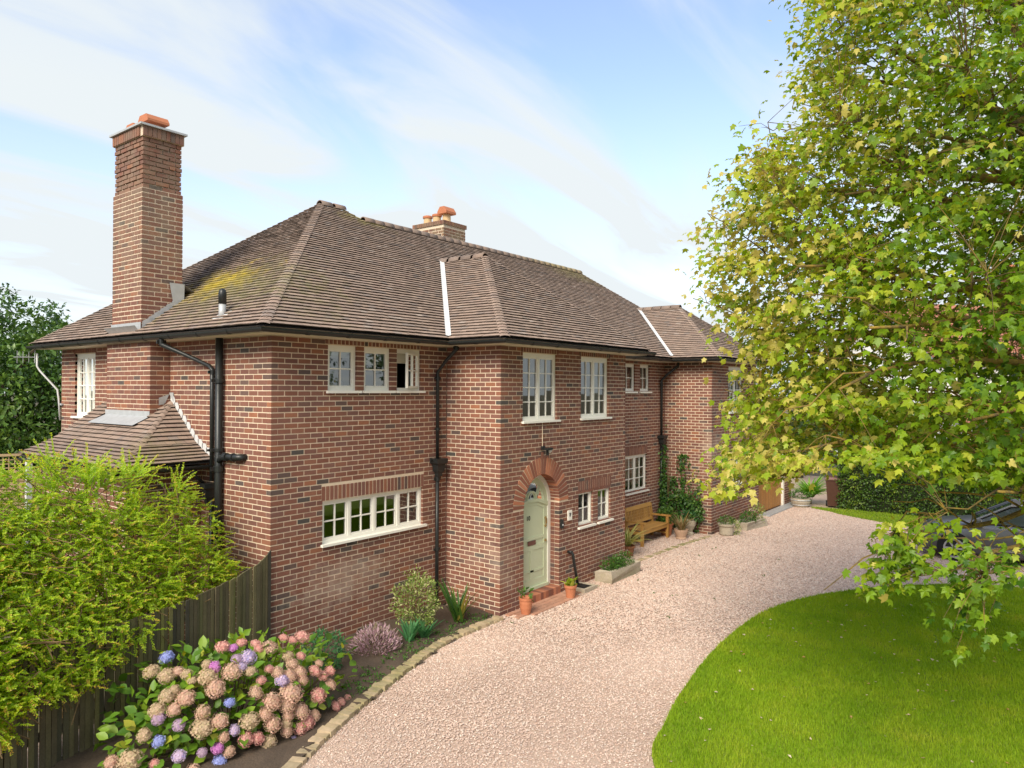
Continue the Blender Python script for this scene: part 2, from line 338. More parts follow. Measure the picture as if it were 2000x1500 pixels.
# chimney breast on the side wall
BX, BY0, BY1 = -.35, 3.0, 4.64
wall((BX, BY0, 0), Y, X, BY1-BY0, par=0, end=0, thick=.1); wall((BX, BY0, 0), X, Y, -BX, par=1, thick=.1); wall((BX, BY1, 0), X, -Y, -BX, par=1, thick=.1)
# lean-to walls
LX, LY0, LY1, LZ = -1.2, 1.95, 5.2, 2.82
wall((LX, LY0, 0), Y, X, LY1-LY0, nc=34, par=0, end=0); wall((LX, LY0, 0), X, Y, -LX, nc=34, par=1); wall((LX, LY1, 0), X, -Y, -LX, nc=34, par=1)
wall_o = wall_mb.build('wall', 'mortar', house)
# bricks: the largest in the picture are single objects, the rest one joined part
def emit(pcs, name, material, parent, nmax, score, unit=CUBE, faces=BOXF):
    sc_ = sorted(range(len(pcs)), key=lambda i: -score(pcs[i])); single = [i for i in sc_[:nmax] if score(pcs[i]) > 0]; ss = set(single)
    me = unit_mesh(name+'_piece', material, unit, faces)
    for i in single:
        c, ax, ay, az, bv = pcs[i]; o = bpy.data.objects.new(name, me); COL.objects.link(o); o.parent = parent; o.matrix_local = mtx(c, ax, ay, az)
    rest = [p for i, p in enumerate(pcs) if i not in ss]
    if rest:
        un = np.asarray(unit, float); C = np.array([p[0] for p in rest]); A = np.array([[p[1], p[2], p[3]] for p in rest])
        V = (C[:, None]+np.einsum('vk,nkd->nvd', un, A)); n, k = len(rest), len(un)
        sg = np.sign(np.einsum('nd,nd->n', np.cross(A[:, 0], A[:, 1]), A[:, 2]))
        mb = MB(); mb.v = V.reshape(-1, 3).tolist(); mb.b = np.repeat([p[4]+1e-4 for p in rest], k).tolist()
        mb.f = [tuple((q if s > 0 else q[::-1])) for i, s in enumerate(sg) for q in [[x+i*k for x in f] for f in faces]]
        mb.build(name, material, parent, kind='stuff')
def bscore(p):
    q = proj(p[0])
    if not (530 < q[0] < 870 and 660 < q[1] < 1180): 
        if not (440 < q[0] < 528 and 660 < q[1] < 1060): return -1
    n = p[1] if False else None
    if abs(p[0][1]-HB/2) < .03 or abs(p[0][0]-HB/2) < .03: return np.linalg.norm(p[1])*np.linalg.norm(p[3])/q[2]**2*1e3
    return -1
emit(BRICKS, 'brick', 'brick', wall_o, 300, bscore)
me = unit_mesh('soldier_piece', 'brick', CUBE, BOXF)
for c, ax, ay, az in SOLD:
    o = bpy.data.objects.new('soldier_brick', me); COL.objects.link(o); o.parent = wall_o; o.matrix_local = mtx(c, ax, ay, az)
# arch over the door
uc = 5.17; zsp = 1.85; ri, ro = .60, .93; nv = 29
vm = []
for kk in range(2):                                                   # ring of thin bricks, and its deeper inner order
    for i in range(nv):
        a0 = math.pi*i/nv+.014; a1 = math.pi*(i+1)/nv-.014; r0, r1 = (ri, ro) if kk == 0 else (ri, ri+.1)
        if kk == 0 and i == nv//2: r1 = ro+.10
        y0, y1 = (YP-.006, YP+.12) if kk == 0 else (YP+.125, YP+.24)
        mb = MB(); mb.prism([(r0*math.cos(a0), r0*math.sin(a0)), (r1*math.cos(a0), r1*math.sin(a0)), (r1*math.cos(a1), r1*math.sin(a1)), (r0*math.cos(a1), r0*math.sin(a1))], (uc, y0, zsp), X, Zv, Y, y1-y0)
        o = mb.build('arch_brick', 'voussoir', wall_o)
for k in range(int(zsp/CO)):                                         # brick jambs inside the arch
    for s in (-1, 1):
        for y0, y1 in ((YP+.118, YP+.236),):
            mb = MB(); mb.box(uc+s*(ri+.001), uc+s*(ri+.11), y0, y1, k*CO+.005, (k+1)*CO-.005, random.random()); mb.build('jamb_brick', 'brick', wall_o)
# ------------------------------------------------------------------ windows
def window(P0, d, n_out, u0, u1, z0, z1, lights, sill=True, setback=.045, head=.075, blind=None, curtain=False, openl=None, foot=.06):
    """lights: list of (columns, rows) side by side"""
    P0 = np.asarray(P0, float); sn = -n_out
    def Q(u, z, dep): return P0+d*u+Zv*z+sn*(setback+dep)
    def bar(mb, a, b, c0, c1, dep0, dep1): mb.obox(Q((a+b)/2, (c0+c1)/2, (dep0+dep1)/2), d*(b-a)/2, sn*(dep1-dep0)/2, Zv*(c1-c0)/2)
    f = MB(); fw = .045; zb = z0+foot; zt = z1-head
    bar(f, u0, u1, zt, z1, 0, .09); bar(f, u0, u1, z0, zb, 0, .09); bar(f, u0, u0+fw, zb, zt, 0, .09); bar(f, u1-fw, u1, zb, zt, 0, .09)
    n = len(lights); iw = (u1-u0-2*fw-(n-1)*.05)/n
    for i in range(1, n): a = u0+fw+i*iw+(i-1)*.05; bar(f, a, a+.05, zb, zt, .003, .088)
    fo = f.build('window', 'white_paint', house)
    for i, (cn, rn) in enumerate(lights):
        a0 = u0+fw+i*(iw+.05); a1 = a0+iw
        s = MB(); sw = .032
        hinge = openl == i
        if hinge: dd, on_, base = (d*.62+n_out*.78), None, None
        if not hinge:
            bar(s, a0, a0+sw, zb, zt, .012, .06); bar(s, a1-sw, a1, zb, zt, .012, .06); bar(s, a0+sw, a1-sw, zt-sw, zt, .012, .06); bar(s, a0+sw, a1-sw, zb, zb+sw, .012, .06)
            for c in range(1, cn): q = a0+sw+(a1-a0-2*sw)*c/cn; bar(s, q-.011, q+.011, zb+sw, zt-sw, .016, .05)
            for r_ in range(1, rn): q = zb+sw+(zt-zb-2*sw)*r_/rn; bar(s, a0+sw, a1-sw, q-.011, q+.011, .017, .049)
            s.build('sash', 'white_paint', fo)
            for c in range(cn):
                for r_ in range(rn):
                    pa = a0+sw+(a1-a0-2*sw)*c/cn; pb = a0+sw+(a1-a0-2*sw)*(c+1)/cn; qa = zb+sw+(zt-zb-2*sw)*r_/rn; qb = zb+sw+(zt-zb-2*sw)*(r_+1)/rn
                    p = MB(); tl = random.uniform(-.0012, .0012); tv = random.uniform(-.0012, .0012)
                    vs_ = [Q(pa, qa, .034+tl), Q(pb, qa, .034-tl), Q(pb, qb, .034-tl+tv), Q(pa, qb, .034+tl+tv)]
                    p.add(vs_, [(0, 1, 2, 3)]); p.build('pane', 'glass', fo)
        else:                                                        # a casement standing open, hinged on its right side
            ang = R(24); wd = a1-a0; e = -d*math.cos(ang)+n_out*math.sin(ang); nn = np.cross(e, Zv); B0 = Q(a1-.01, 0, .0)
            def bar2(a, b, c0, c1): s.obox(B0+e*(a+b)/2+Zv*(c0+c1)/2, e*(b-a)/2, nn*.022, Zv*(c1-c0)/2)
            bar2(0, sw, zb, zt); bar2(wd-sw, wd, zb, zt); bar2(sw, wd-sw, zt-sw, zt); bar2(sw, wd-sw, zb, zb+sw)
            for c in range(1, cn): q = sw+(wd-2*sw)*c/cn; bar2(q-.011, q+.011, zb+sw, zt-sw)
            for r_ in range(1, rn): q = zb+sw+(zt-zb-2*sw)*r_/rn; s.obox(B0+e*wd/2+Zv*q, e*(wd/2-sw), nn*.018, Zv*.011)
            s.build('open_sash', 'white_paint', fo)
            p = MB(); p.add([B0+e*sw+Zv*(zb+sw), B0+e*(wd-sw)+Zv*(zb+sw), B0+e*(wd-sw)+Zv*(zt-sw), B0+e*sw+Zv*(zt-sw)], [(0, 1, 2, 3)]); p.build('pane', 'glass', fo)
    if sill:
        s = MB(); s.obox(P0+d*((u0+u1)/2+.02)+Zv*(z0-.012)+n_out*.0, d*((u1-u0)/2+.05), n_out*.055, Zv*.02); s.build('sill', 'white_paint', fo)
    if blind:
        s = MB(); s.obox(Q((u0+u1)/2, z1-blind/2, .15), d*((u1-u0)/2-.02), sn*.012, Zv*blind/2); s.build('blind', 'blind', fo)
    if curtain:
        for a, b in ((u0+.01, u0+(u1-u0)*.24), (u1-(u1-u0)*.24, u1-.01)):
            s = MB(); k = 13; row = []
            for j in range(k): u = a+(b-a)*j/(k-1); row.append((u, .16+.022*math.sin(j*2.1)))
            vs_ = [Q(u, zq, dp) for zq in (z0+.02, z1) for u, dp in row]; s.add(vs_, [(j, j+1, k+j+1, k+j) for j in range(k-1)]); s.build('curtain', 'curtain', fo, smooth=True)
    return fo
O = (0, 0, 0)
window(O, X, -Y, *HA[0][:2], *HA[0][2:], [(2, 2)], blind=.2); window(O, X, -Y, *HA[1][:2], *HA[1][2:], [(2, 2)], blind=.3); window(O, X, -Y, *HA[2][:2], *HA[2][2:], [(2, 2)], openl=0, blind=.25)
window(O, X, -Y, *HA[3][:2], *HA[3][2:], [(2, 2)]*4, head=.04)
window(O, Y, -X, *HS[0][:2], *HS[0][2:], [(2, 4)]*2, curtain=True)
PO = (X1, YP, 0)
for h in HP[:2]: window(PO, X, -Y, *h, [(2, 4)]*2, curtain=True)
for h in HP[2:]: window(PO, X, -Y, *h, [(2, 2)], head=.04, blind=.62)
BO = (X3, 0, 0)
for h in HBw[:2]: window(BO, X, -Y, *h, [(2, 2)], head=.05)
window(BO, X, -Y, *HBw[2], [(2, 3)]*2, head=.045, blind=.85)
for h in HC: window((X5, YB, 0), X, -Y, *h, [(2, 4 if h[2] > 3 else 3)]*2, curtain=True)
# rooms behind the glass
mb = MB(); mb.box(.23, 17.37, .24, 7.37, 2.62, 2.8); mb.box(X1+.23, X3-.23, YP+.25, .235, 2.625, 2.795); mb.box(X5+.23, X6-.23, YB+.24, .235, 2.625, 2.795); mb.build('floor_slab', 'room', house)
mb = MB(); mb.box(.24, 17.36, 2.3, 2.4, .02, 2.615); mb.box(.24, 17.36, 2.31, 2.41, 2.81, 4.88)
for x in (4.1, 8.9, 13.0): mb.box(x, x+.1, .26, 2.295, .02, 2.61); mb.box(x, x+.1, .26, 2.3, 2.81, 4.88)
mb.box(1.7, 1.78, .26, 2.3, 2.82, 4.87); mb.box(.25, 1.2, 5.1, 5.2, 2.82, 4.87); mb.build('partition_wall', 'room', house)
mb = MB(); mb.box(.23, 17.37, .24, 7.36, 4.885, 4.895); mb.box(X1+.23, X3-.23, YP+.25, .235, 4.885, 4.894); mb.box(X5+.23, X6-.23, YB+.24, .235, 4.885, 4.894); mb.build('upper_ceiling', 'curtain', house)
# things on the sills inside
o = MB(); o.lathe((1.45, .2, 4.12), [(.035, 0), (.037, .09), (.012, .12), (.012, .15), (.0, .155)], 12); tag(o.build('bottle', 'white_paint'), 'small white bottle inside the bathroom window beside the corner', 'bottle')
# ------------------------------------------------------------------ front door
YD = YP+.235
df = MB()
def arc_ring(mb, r0, r1, y0, y1, zb, n=22):
    pin = [(-r0, zb-zsp)]+[(r0*math.cos(a), r0*math.sin(a)) for a in np.linspace(math.pi, 0, n)]+[(r0, zb-zsp)]
    pou = [(-r1, zb-zsp)]+[(r1*math.cos(a), r1*math.sin(a)) for a in np.linspace(math.pi, 0, n)]+[(r1, zb-zsp)]
    for i in range(len(pin)-1): mb.prism([pin[i], pou[i], pou[i+1], pin[i+1]], (uc, y0, zsp), X, Zv, Y, y1-y0)
ZD = .16
arc_ring(df, .515, .605, YD-.02, YD+.06, ZD); door = df.build('front_door', 'white_paint', house)
lf = MB(); rl = .513; zt_ = 1.88
lf.box(uc-rl, uc+rl, YD+.015, YD+.055, ZD, zt_-.06)                   # leaf, with raised rails and stiles
for a, b, c0, c1 in ((-rl, -rl+.115, ZD, zt_), (rl-.115, rl, ZD, zt_), (-rl+.115, rl-.115, ZD, ZD+.2), (-rl+.115, rl-.115, .93, 1.03), (-rl+.115, rl-.115, 1.13, 1.19), (-.055, .055, ZD+.2, .93), (-rl+.115, rl-.115, .5, .54)):
    lf.box(uc+a, uc+b, YD+(.001 if a == -rl or b == rl else .003), YD+.02, c0, c1)
arc_ring(lf, .405, .513, YD, YD+.05, zt_-.05)
lf.prism([(-rl, 1.76), (-.16, 1.88), (.16, 1.88), (rl, 1.76), (rl, 1.85), (.16, 1.94), (-.16, 1.94), (-rl, 1.85)], (uc, YD-.02, 0), X, Zv, Y, .05)
lf.prism([(-rl, 1.68), (-.16, 1.81), (.16, 1.81), (rl, 1.68), (rl, 1.76), (.16, 1.88), (-.16, 1.88), (-rl, 1.76)], (uc, YD+.005, 0), X, Zv, Y, .04)
for s in (-1, 1): lf.obox((uc+s*.245, YD+.02, 2.115), np.array([s*.42, 0, .9])*.12, np.array([0, 1., 0])*.018, np.array([-.9*s, 0, .42])*.018)
for i in range(12):
    a0, a1 = math.pi*i/12, math.pi*(i+1)/12
    lf.prism([(.13*math.cos(a0), .13*math.sin(a0)), (.165*math.cos(a0), .165*math.sin(a0)), (.165*math.cos(a1), .165*math.sin(a1)), (.13*math.cos(a1), .13*math.sin(a1))], (uc, YD, 1.935), X, Zv, Y, .036)
lf.box(uc-rl, uc+rl, YD-.045, YD+.012, ZD+.005, ZD+.06)
lf.build('door_leaf', 'door_green', door)
mb = MB(); mb.prism([(.41*math.cos(a), .41*math.sin(a)) for a in np.linspace(0, math.pi, 20)]+[(-.41, .0), (-.41, .0)][:1], (uc, YD+.03, 1.86), X, Zv, Y, .004); mb.build('fanlight_pane', 'glass', door)
mb = MB(); mb.box(uc-.5, uc+.5, YD+.3, YD+.31, .2, 2.6); mb.build('dark_hall', 'dark', door)
mb = MB(); mb.box(uc-.145, uc+.105, YD-.012, YD+.004, 1.04, 1.12); mb.build('letter_plate', 'brick', door)
mb = MB(); mb.lathe((0, 0, 0), [(.022, 0), (.03, .02), (.0, .045)], 12)
for z in (1.52, 1.36, 1.07):
    o = mb.build('door_knob', 'brass', door); o.location = (uc+.44, YD+.002, z); o.rotation_euler = (R(90), 0, 0)
mb = MB(); mb.box(uc+.425, uc+.455, YD-.035, YD-.018, 1.40, 1.50); mb.build('door_handle', 'brass', door)
cu = bpy.data.curves.new('num', 'FONT'); cu.body = '10'; cu.size = .13; cu.extrude = .004; cu.align_x = 'CENTER'
tmp = bpy.data.objects.new('num', cu); COL.objects.link(tmp); bpy.context.view_layer.update()
me = bpy.data.meshes.new_from_object(tmp.evaluated_get(bpy.context.evaluated_depsgraph_get())); bpy.data.objects.remove(tmp)
o = link('door_number', me, 'dark', door); o.rotation_euler = (R(90), 0, 0); o.location = (uc-.12, YD+.01, 1.53)
stp = MB(); stp.box(uc-.6, uc+.6, YP+.0, YD+.06, .0, .155); st_o = stp.build('door_step', 'mortar', house)
for i in range(14): mb = MB(); mb.box(uc-.6+i*.0857+.004, uc-.6+(i+1)*.0857-.004, YP-.045, YP+.2, .005, .162, random.random()); mb.build('step_brick', 'voussoir', st_o)
# small fittings by the door
mb = MB(); mb.box(5.80, 5.86, YP-.05, YP+.0, 1.30, 1.48); o = mb.build('door_bell', 'black_iron', house); 
mb = MB(); mb.lathe((0, 0, 0), [(.018, 0), (.018, .008), (0, .01)], 10); q = mb.build('bell_push', 'lead_pale', o); q.location = (5.83, YP-.048, 1.37); q.rotation_euler = (R(90), 0, 0)
mb = MB(); mb.box(6.07, 6.22, YP-.02, YP+.002, 1.42, 1.62); o = mb.build('wall_plaque', 'white_paint', house)
mb = MB(); mb.prism([(-.03, -.03), (.005, -.045), (.012, .0), (.04, .03), (.012, .02), (.0, .045), (-.012, .02), (-.045, .035), (-.02, .0)], (6.145, YP-.026, 1.535), X, Zv, Y, .005); mb.build('plaque_motif', 'dark', o)
mb = MB(); mb.box(5.12, 5.2, YP-.05, YP+.0, 2.93, 3.0); mb.obox((5.19, YP-.13, 2.95), (.09, 0, .0), (0, .05, 0), (0, 0, .02)); mb.obox((5.2, YP-.1, 2.88), (.02, 0, 0), (0, .02, 0), (0, 0, .06)); o = mb.build('wall_light', 'black_iron', house)
mb = MB(); mb.lathe((5.25, YP-.12, 2.86), [(.015, 0), (.04, .03), (.04, .06), (.02, .08)], 10); mb.build('lamp_head', 'lead_pale', o)
mb = MB(); mb.tube([(5.16, YP-.008, 3.0), (5.155, YP-.008, 3.47)], .008, 6); mb.build('cable', 'mortar', o)
# garage doors
g0, g1 = 17.25, 20.0
mb = MB(); mb.box(g0, g0+.1, YB+.06, YB+.2, 0, 2.15); mb.box(g1-.1, g1, YB+.02, YB+.2, 0, 2.15); mb.box(g0+.1, g1-.1, YB+.06, YB+.2, 2.03, 2.15); gdo = mb.build('garage_door', 'white_paint', house)
mat('oak', (.42, .19, .055), .55, ramp=[(0, (.38, .165, .045)), (.5, (.46, .21, .06)), (1, (.36, .17, .055))], noise=[(6, .12), (40, .12)])
nb = 22; bw = (g1-g0-.2)/nb
for i in range(nb): mb = MB(); mb.box(g0+.1+i*bw+.003, g0+.1+(i+1)*bw-.003, YB+.10+(.0 if i % 2 else .002), YB+.15, .04, 2.025, random.random()); mb.build('board', 'oak', gdo)
mb = MB(); mb.box(g0, XG, YB-.35, YB-.003, 0.0, .045); mb.build('garage_sill', 'lead', house)
# ------------------------------------------------------------------ roofs
TN = .76; OV = .42; ZE = 5.0; GA = .10; TW = .167
TILES = []; HIP = []
def tile(c, ax, ay, az): TILES.append((c, ax, ay, az, random.random()))
def plane(P0, e, up_h, slope, poly, skip=None, gauge=GA, raise_=.031):
    """P0 eave origin, e along the eave, up_h horizontal direction up the slope; poly in (u, run) plan metres"""
    P0 = np.asarray(P0, float); cs = 1/math.sqrt(1+slope**2); s = (up_h+Zv*slope)*cs; n = np.cross(e, s); n = n*np.sign(n[2])
    vmax = max(q[1] for q in poly)/cs; k = 0
    while (k+.15)*gauge < vmax:
        v = k*gauge; vm = (v+.5*gauge)*cs
        xs = []
        for i in range(len(poly)):
            (u0, r0), (u1, r1) = poly[i], poly[(i+1) % len(poly)]
            if (r0 <= vm < r1) or (r1 <= vm < r0): xs.append(u0+(u1-u0)*(vm-r0)/(r1-r0))
        xs.sort()
        wob = .004*math.sin(k*1.7)
        for a, b in zip(xs[::2], xs[1::2]):
            u = math.floor(a/TW)*TW-(TW/2 if k % 2 else 0)
            while u < b:
                ua, ub = max(u, a), min(u+TW-.003, b)
                if ub-ua > .02:
                    c = P0+e*(ua+ub)/2+s*(v+.064)
                    if not (skip and skip(c)):
                        tl = raise_+random.uniform(-.002, .003); sd_ = (s*.13-n*tl); sd_ = sd_/np.linalg.norm(sd_)
                        sg = random.uniform(-.0025, .0025)
                        tile(c+n*(.012+tl/2+wob*.3)+s*random.uniform(-.003, .003), e*(ub-ua)/2+n*sg, sd_*.068, np.cross(e, sd_)*np.sign(np.cross(e, sd_)[2])*.0085)
                u += TW
        k += 1
ROOF = MB()
def tri(*p): ROOF.add([np.asarray(q, float)-Zv*.012 for q in p], [tuple(range(len(p)))])
def zf(run): return ZE+TN*run
H1 = (3.8+OV); ZP = zf(H1); H2 = 3.5+OV; ZR = zf(H2)
PXc = (X1+X3)/2; PH = (X3-X1)/2+OV; PZ = zf(PH); PYa = YP-OV+PH; PYb = -OV+PH
BXc = (X5+X6)/2; BH = (X6-X5)/2+OV; BZ = zf(BH); BYa = YB-OV+BH; BYb = -OV+BH
XE = 14.08+H2
def skip_front(c):
    for xc, h in ((PXc, PH), (BXc, BH)):
        if abs(c[0]-xc) < h and (c[1]+OV) < h-abs(c[0]-xc)-.03: return True
    return False
plane((-OV, -OV, ZE), X, Y, TN, [(0, 0), (XE+OV, 0), (14.08+OV, H2), (4.7+OV, H2), (4.4+OV, H1), (H1, H1)], skip_front)
plane((-OV, -OV, ZE), Y, X, TN, [(0, 0), (8.44, 0), (H1, H1)], lambda c: (-.30 < c[0] < .48 and 3.45 < c[1] < 4.63))
for xc, yf, h, ya in ((PXc, YP-OV, PH, PYa), (BXc, YB-OV, BH, BYa)):
    plane((xc-h, yf, ZE), X, Y, TN, [(0, 0), (2*h, 0), (h, h)])
    dpt = -OV-yf
    plane((xc-h, yf, ZE), Y, X, TN, [(0, 0), (dpt, 0), (dpt+h, h), (h, h)])
    plane((xc+h, yf, ZE), Y, -X, TN, [(0, 0), (dpt, 0), (dpt+h, h), (h, h)])
# boards under the tiles
tri((-OV, -OV, ZE), (XE, -OV, ZE), (14.08, 3.5, ZR), (4.7, 3.5, ZR), (4.4, 3.8, ZP), (3.8, 3.8, ZP))
tri((-OV, 8.02, ZE), (-OV, -OV, ZE), (3.8, 3.8, ZP)); tri((-OV, 8.02, ZE), (3.8, 3.8, ZP), (4.4, 3.8, ZP), (8.62, 8.02, ZE))
tri((4.4, 3.8, ZP), (4.7, 3.5, ZR), (8.62, 7.42, ZE), (8.62, 8.02, ZE)); tri((4.7, 3.5, ZR), (14.08, 3.5, ZR), (XE, 7.42, ZE), (8.62, 7.42, ZE)); tri((XE, -OV, ZE), (XE, 7.42, ZE), (14.08, 3.5, ZR))
for xc, yf, h, ya, yb, z in ((PXc, YP-OV, PH, PYa, PYb, PZ), (BXc, YB-OV, BH, BYa, BYb, BZ)):
    tri((xc-h, yf, ZE), (xc+h, yf, ZE), (xc, ya, z)); tri((xc-h, -OV, ZE), (xc-h, yf, ZE), (xc, ya, z), (xc, yb, z)); tri((xc+h, yf, ZE), (xc+h, -OV, ZE), (xc, yb, z), (xc, ya, z))
# lean-to roof, two pitches for the bell-cast
LE, LY, LYE = -1.52, 1.6, 5.35; zl0, zl1, zl2 = 2.90, 3.15, 3.84
RL = .58; RU = -LE-RL; slL, slU = (zl1-zl0)/RL, (zl2-zl1)/RU
ry = (2.95-LY)/(-LE); yl1 = LY+RL*ry
def skip_l(c): return c[0] > BX-.16 and BY0-.05 < c[1] < BY1+.05
plane((LE, LY, zl0), Y, X, slL, [(0, 0), (LYE-LY, 0), (LYE-LY, RL), (yl1-LY, RL)], None, .102, .034)
plane((LE+RL, LY, zl1), Y, X, slU, [(yl1-LY, 0), (LYE-LY, 0), (LYE-LY, RU), (2.95-LY, RU)], skip_l, .102, .034)
plane((LE, LY, zl0), X, Y, (zl1-zl0)/(RL*ry), [(0, 0), (-LE, 0), (-LE, RL*ry), (RL, RL*ry)], None, .102, .034)
plane((LE, yl1, zl1), X, Y, (zl2-zl1)/(RU*ry), [(RL, 0), (-LE, 0), (-LE, RU*ry)], None, .102, .034)
tri((LE, LYE, zl0), (LE, LY, zl0), (LE+RL, yl1, zl1), (LE+RL, LYE, zl1)); tri((LE+RL, LYE, zl1), (LE+RL, yl1, zl1), (0, 2.95, zl2), (0, LYE, zl2))
tri((LE, LY, zl0), (0, LY, zl0), (0, yl1, zl1), (LE+RL, yl1, zl1)); tri((LE+RL, yl1, zl1), (0, yl1, zl1), (0, 2.95, zl2)); tri((LE, LYE, zl0), (LE+RL, LYE, zl1), (0, LYE, zl2), (0, LYE, zl0))
roof_o = ROOF.build('roof', 'underlay', house)
def tscore(p):
    q = proj(p[0]); v = CAM-p[0]
    if not (5 < q[0] < 1990): return -1
    if p[0][2] < 4 and q[1] > 905: return -1
    nz = abs(np.dot(v/np.linalg.norm(v), p[3]))/np.linalg.norm(p[3])
    return np.linalg.norm(p[1])*nz/q[2]**2*100
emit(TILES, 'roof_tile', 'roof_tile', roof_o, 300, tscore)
# bonnet tiles down the hips, half-round tiles along the ridges
ARCV = []; na = 7
for k in (0, 1):
    for j in range(na):
        a = math.pi*(.10+.80*j/(na-1)); ARCV.append((math.cos(a)*(1 if k == 0 else .90), k*2-1, math.sin(a)*(1 if k == 0 else .92)-.25))
ARCF = [(j, j+1, na+j+1, na+j) for j in range(na-1)]
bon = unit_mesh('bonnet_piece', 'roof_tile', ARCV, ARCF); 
RV = []
for k in (0, 1):
    for rr in (1, .84):
        for j in range(9): a = math.pi*(-.04+1.08*j/8); RV.append((math.cos(a)*rr, k*2-1, math.sin(a)*rr))
RF = [(j, j+1, 18+j+1, 18+j) for j in range(8)]+[(j, 9+j, 9+j+1, j+1) for j in range(8)]+[(18+j, 18+j+1, 27+j+1, 27+j) for j in range(8)]
rid = unit_mesh('ridge_piece', 'ridge', RV, RF, True)
def along(me, name, A, B, step, w, h, ln, lift=0., tilt=0.):
    A, B = np.asarray(A, float), np.asarray(B, float); D = B-A; Ln = np.linalg.norm(D); d = D/Ln; n = int(Ln/step); step = Ln/n
    sx = np.cross(d, Zv); sx /= np.linalg.norm(sx); up = np.cross(sx, d)
    for i in range(n):
        c = A+d*(i+.5)*step+up*(lift+random.uniform(-.003, .003)); d2 = d*math.cos(tilt)-up*math.sin(tilt); u2 = np.cross(sx, d2)
        o = bpy.data.objects.new(name, me); COL.objects.link(o); o.parent = roof_o; o.matrix_local = mtx(c, sx*w, d2*ln, u2*h)
hs = math.sqrt(2+TN**2)/math.sqrt(1+TN**2)*GA
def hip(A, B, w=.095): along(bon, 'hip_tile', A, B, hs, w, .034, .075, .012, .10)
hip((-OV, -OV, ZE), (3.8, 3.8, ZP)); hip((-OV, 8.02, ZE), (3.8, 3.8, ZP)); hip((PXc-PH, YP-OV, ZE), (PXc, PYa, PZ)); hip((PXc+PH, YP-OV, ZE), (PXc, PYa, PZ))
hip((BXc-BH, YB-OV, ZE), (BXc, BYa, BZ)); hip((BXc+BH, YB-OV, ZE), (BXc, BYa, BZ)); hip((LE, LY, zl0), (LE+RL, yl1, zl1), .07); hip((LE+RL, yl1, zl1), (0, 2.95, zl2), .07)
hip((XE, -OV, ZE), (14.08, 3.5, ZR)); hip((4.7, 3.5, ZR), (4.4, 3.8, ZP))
def ridge(A, B): along(rid, 'ridge_tile', A, B, .30, .115, .105, .147, .0)
ridge((3.72, 3.8, ZP), (4.48, 3.8, ZP)); ridge((4.75, 3.5, ZR), (14.15, 3.5, ZR)); ridge((PXc, PYa-.06, PZ), (PXc, PYb+.1, PZ)); ridge((BXc, BYa-.06, BZ), (BXc, BYb+.1, BZ))
# lead valleys and flashings
def strip(A, B, w, name='lead_valley', m_='lead_pale', lift=.082):
    A, B = np.asarray(A, float), np.asarray(B, float); d = (B-A)/np.linalg.norm(B-A); s = np.cross(d, Zv); s /= np.linalg.norm(s); mb = MB()
    n = 6
    for i in range(n):
        a, b = A+(B-A)*i/n, A+(B-A)*(i+1)/n-d*.004
        mb.add([a-s*w+Zv*(lift+.012), a+Zv*lift, a+s*w+Zv*(lift+.012), b-s*w+Zv*(lift+.012), b+Zv*lift, b+s*w+Zv*(lift+.012)], [(0, 1, 4, 3), (1, 2, 5, 4)])
    mb.build(name, m_, roof_o)
strip((PXc-PH, -OV, ZE), (PXc, PYb, PZ), .05); strip((PXc+PH, -OV, ZE), (PXc, PYb, PZ), .05); strip((BXc-BH, -OV, ZE), (BXc, BYb, BZ), .05)
mb = MB()                                                            # apron behind the lean-to at the breast, stepped soakers up the wall
mb.add([(BX-.30, BY0-.02, 3.47), (BX-.30, BY1+.06, 3.47), (BX-.004, BY1+.04, 3.61), (BX-.004, BY0, 3.61), (BX-.006, BY1+.04, 3.70), (BX-.006, BY0, 3.70)], [(0, 3, 2, 1), (3, 5, 4, 2)]); mb.build('lead_apron', 'lead', roof_o)
for i in range(10):
    t_ = (i+.5)/10; y = LY+.05+(2.95-LY-.05)*t_; 
    z = (zl0+(zl1-zl0)*(y-LY)/(RL*ry)) if y < yl1 else zl1+(zl2-zl1)*(y-yl1)/(2.95-yl1)
    mb = MB(); mb.prism([(y-.075, z-.0), (y+.075, z+.10), (y+.075, z+.17), (y-.03, z+.17), (y-.075, z+.10)], (-.010, 0, 0), Y, Zv, X, .006); mb.build('lead_soaker', 'lead_pale', roof_o)
mb = MB(); mb.add([(-.012, 2.86, 3.86), (-.012, 3.02, 4.02), (-.012, 2.86, 4.02), (-.09, 3.0, 3.82), (-.20, 2.99, 3.80), (-.2, 2.992, 3.93), (-.02, 2.992, 3.99)], [(0, 1, 2), (3, 4, 5, 6)]); mb.build('lead_saddle', 'lead', roof_o)
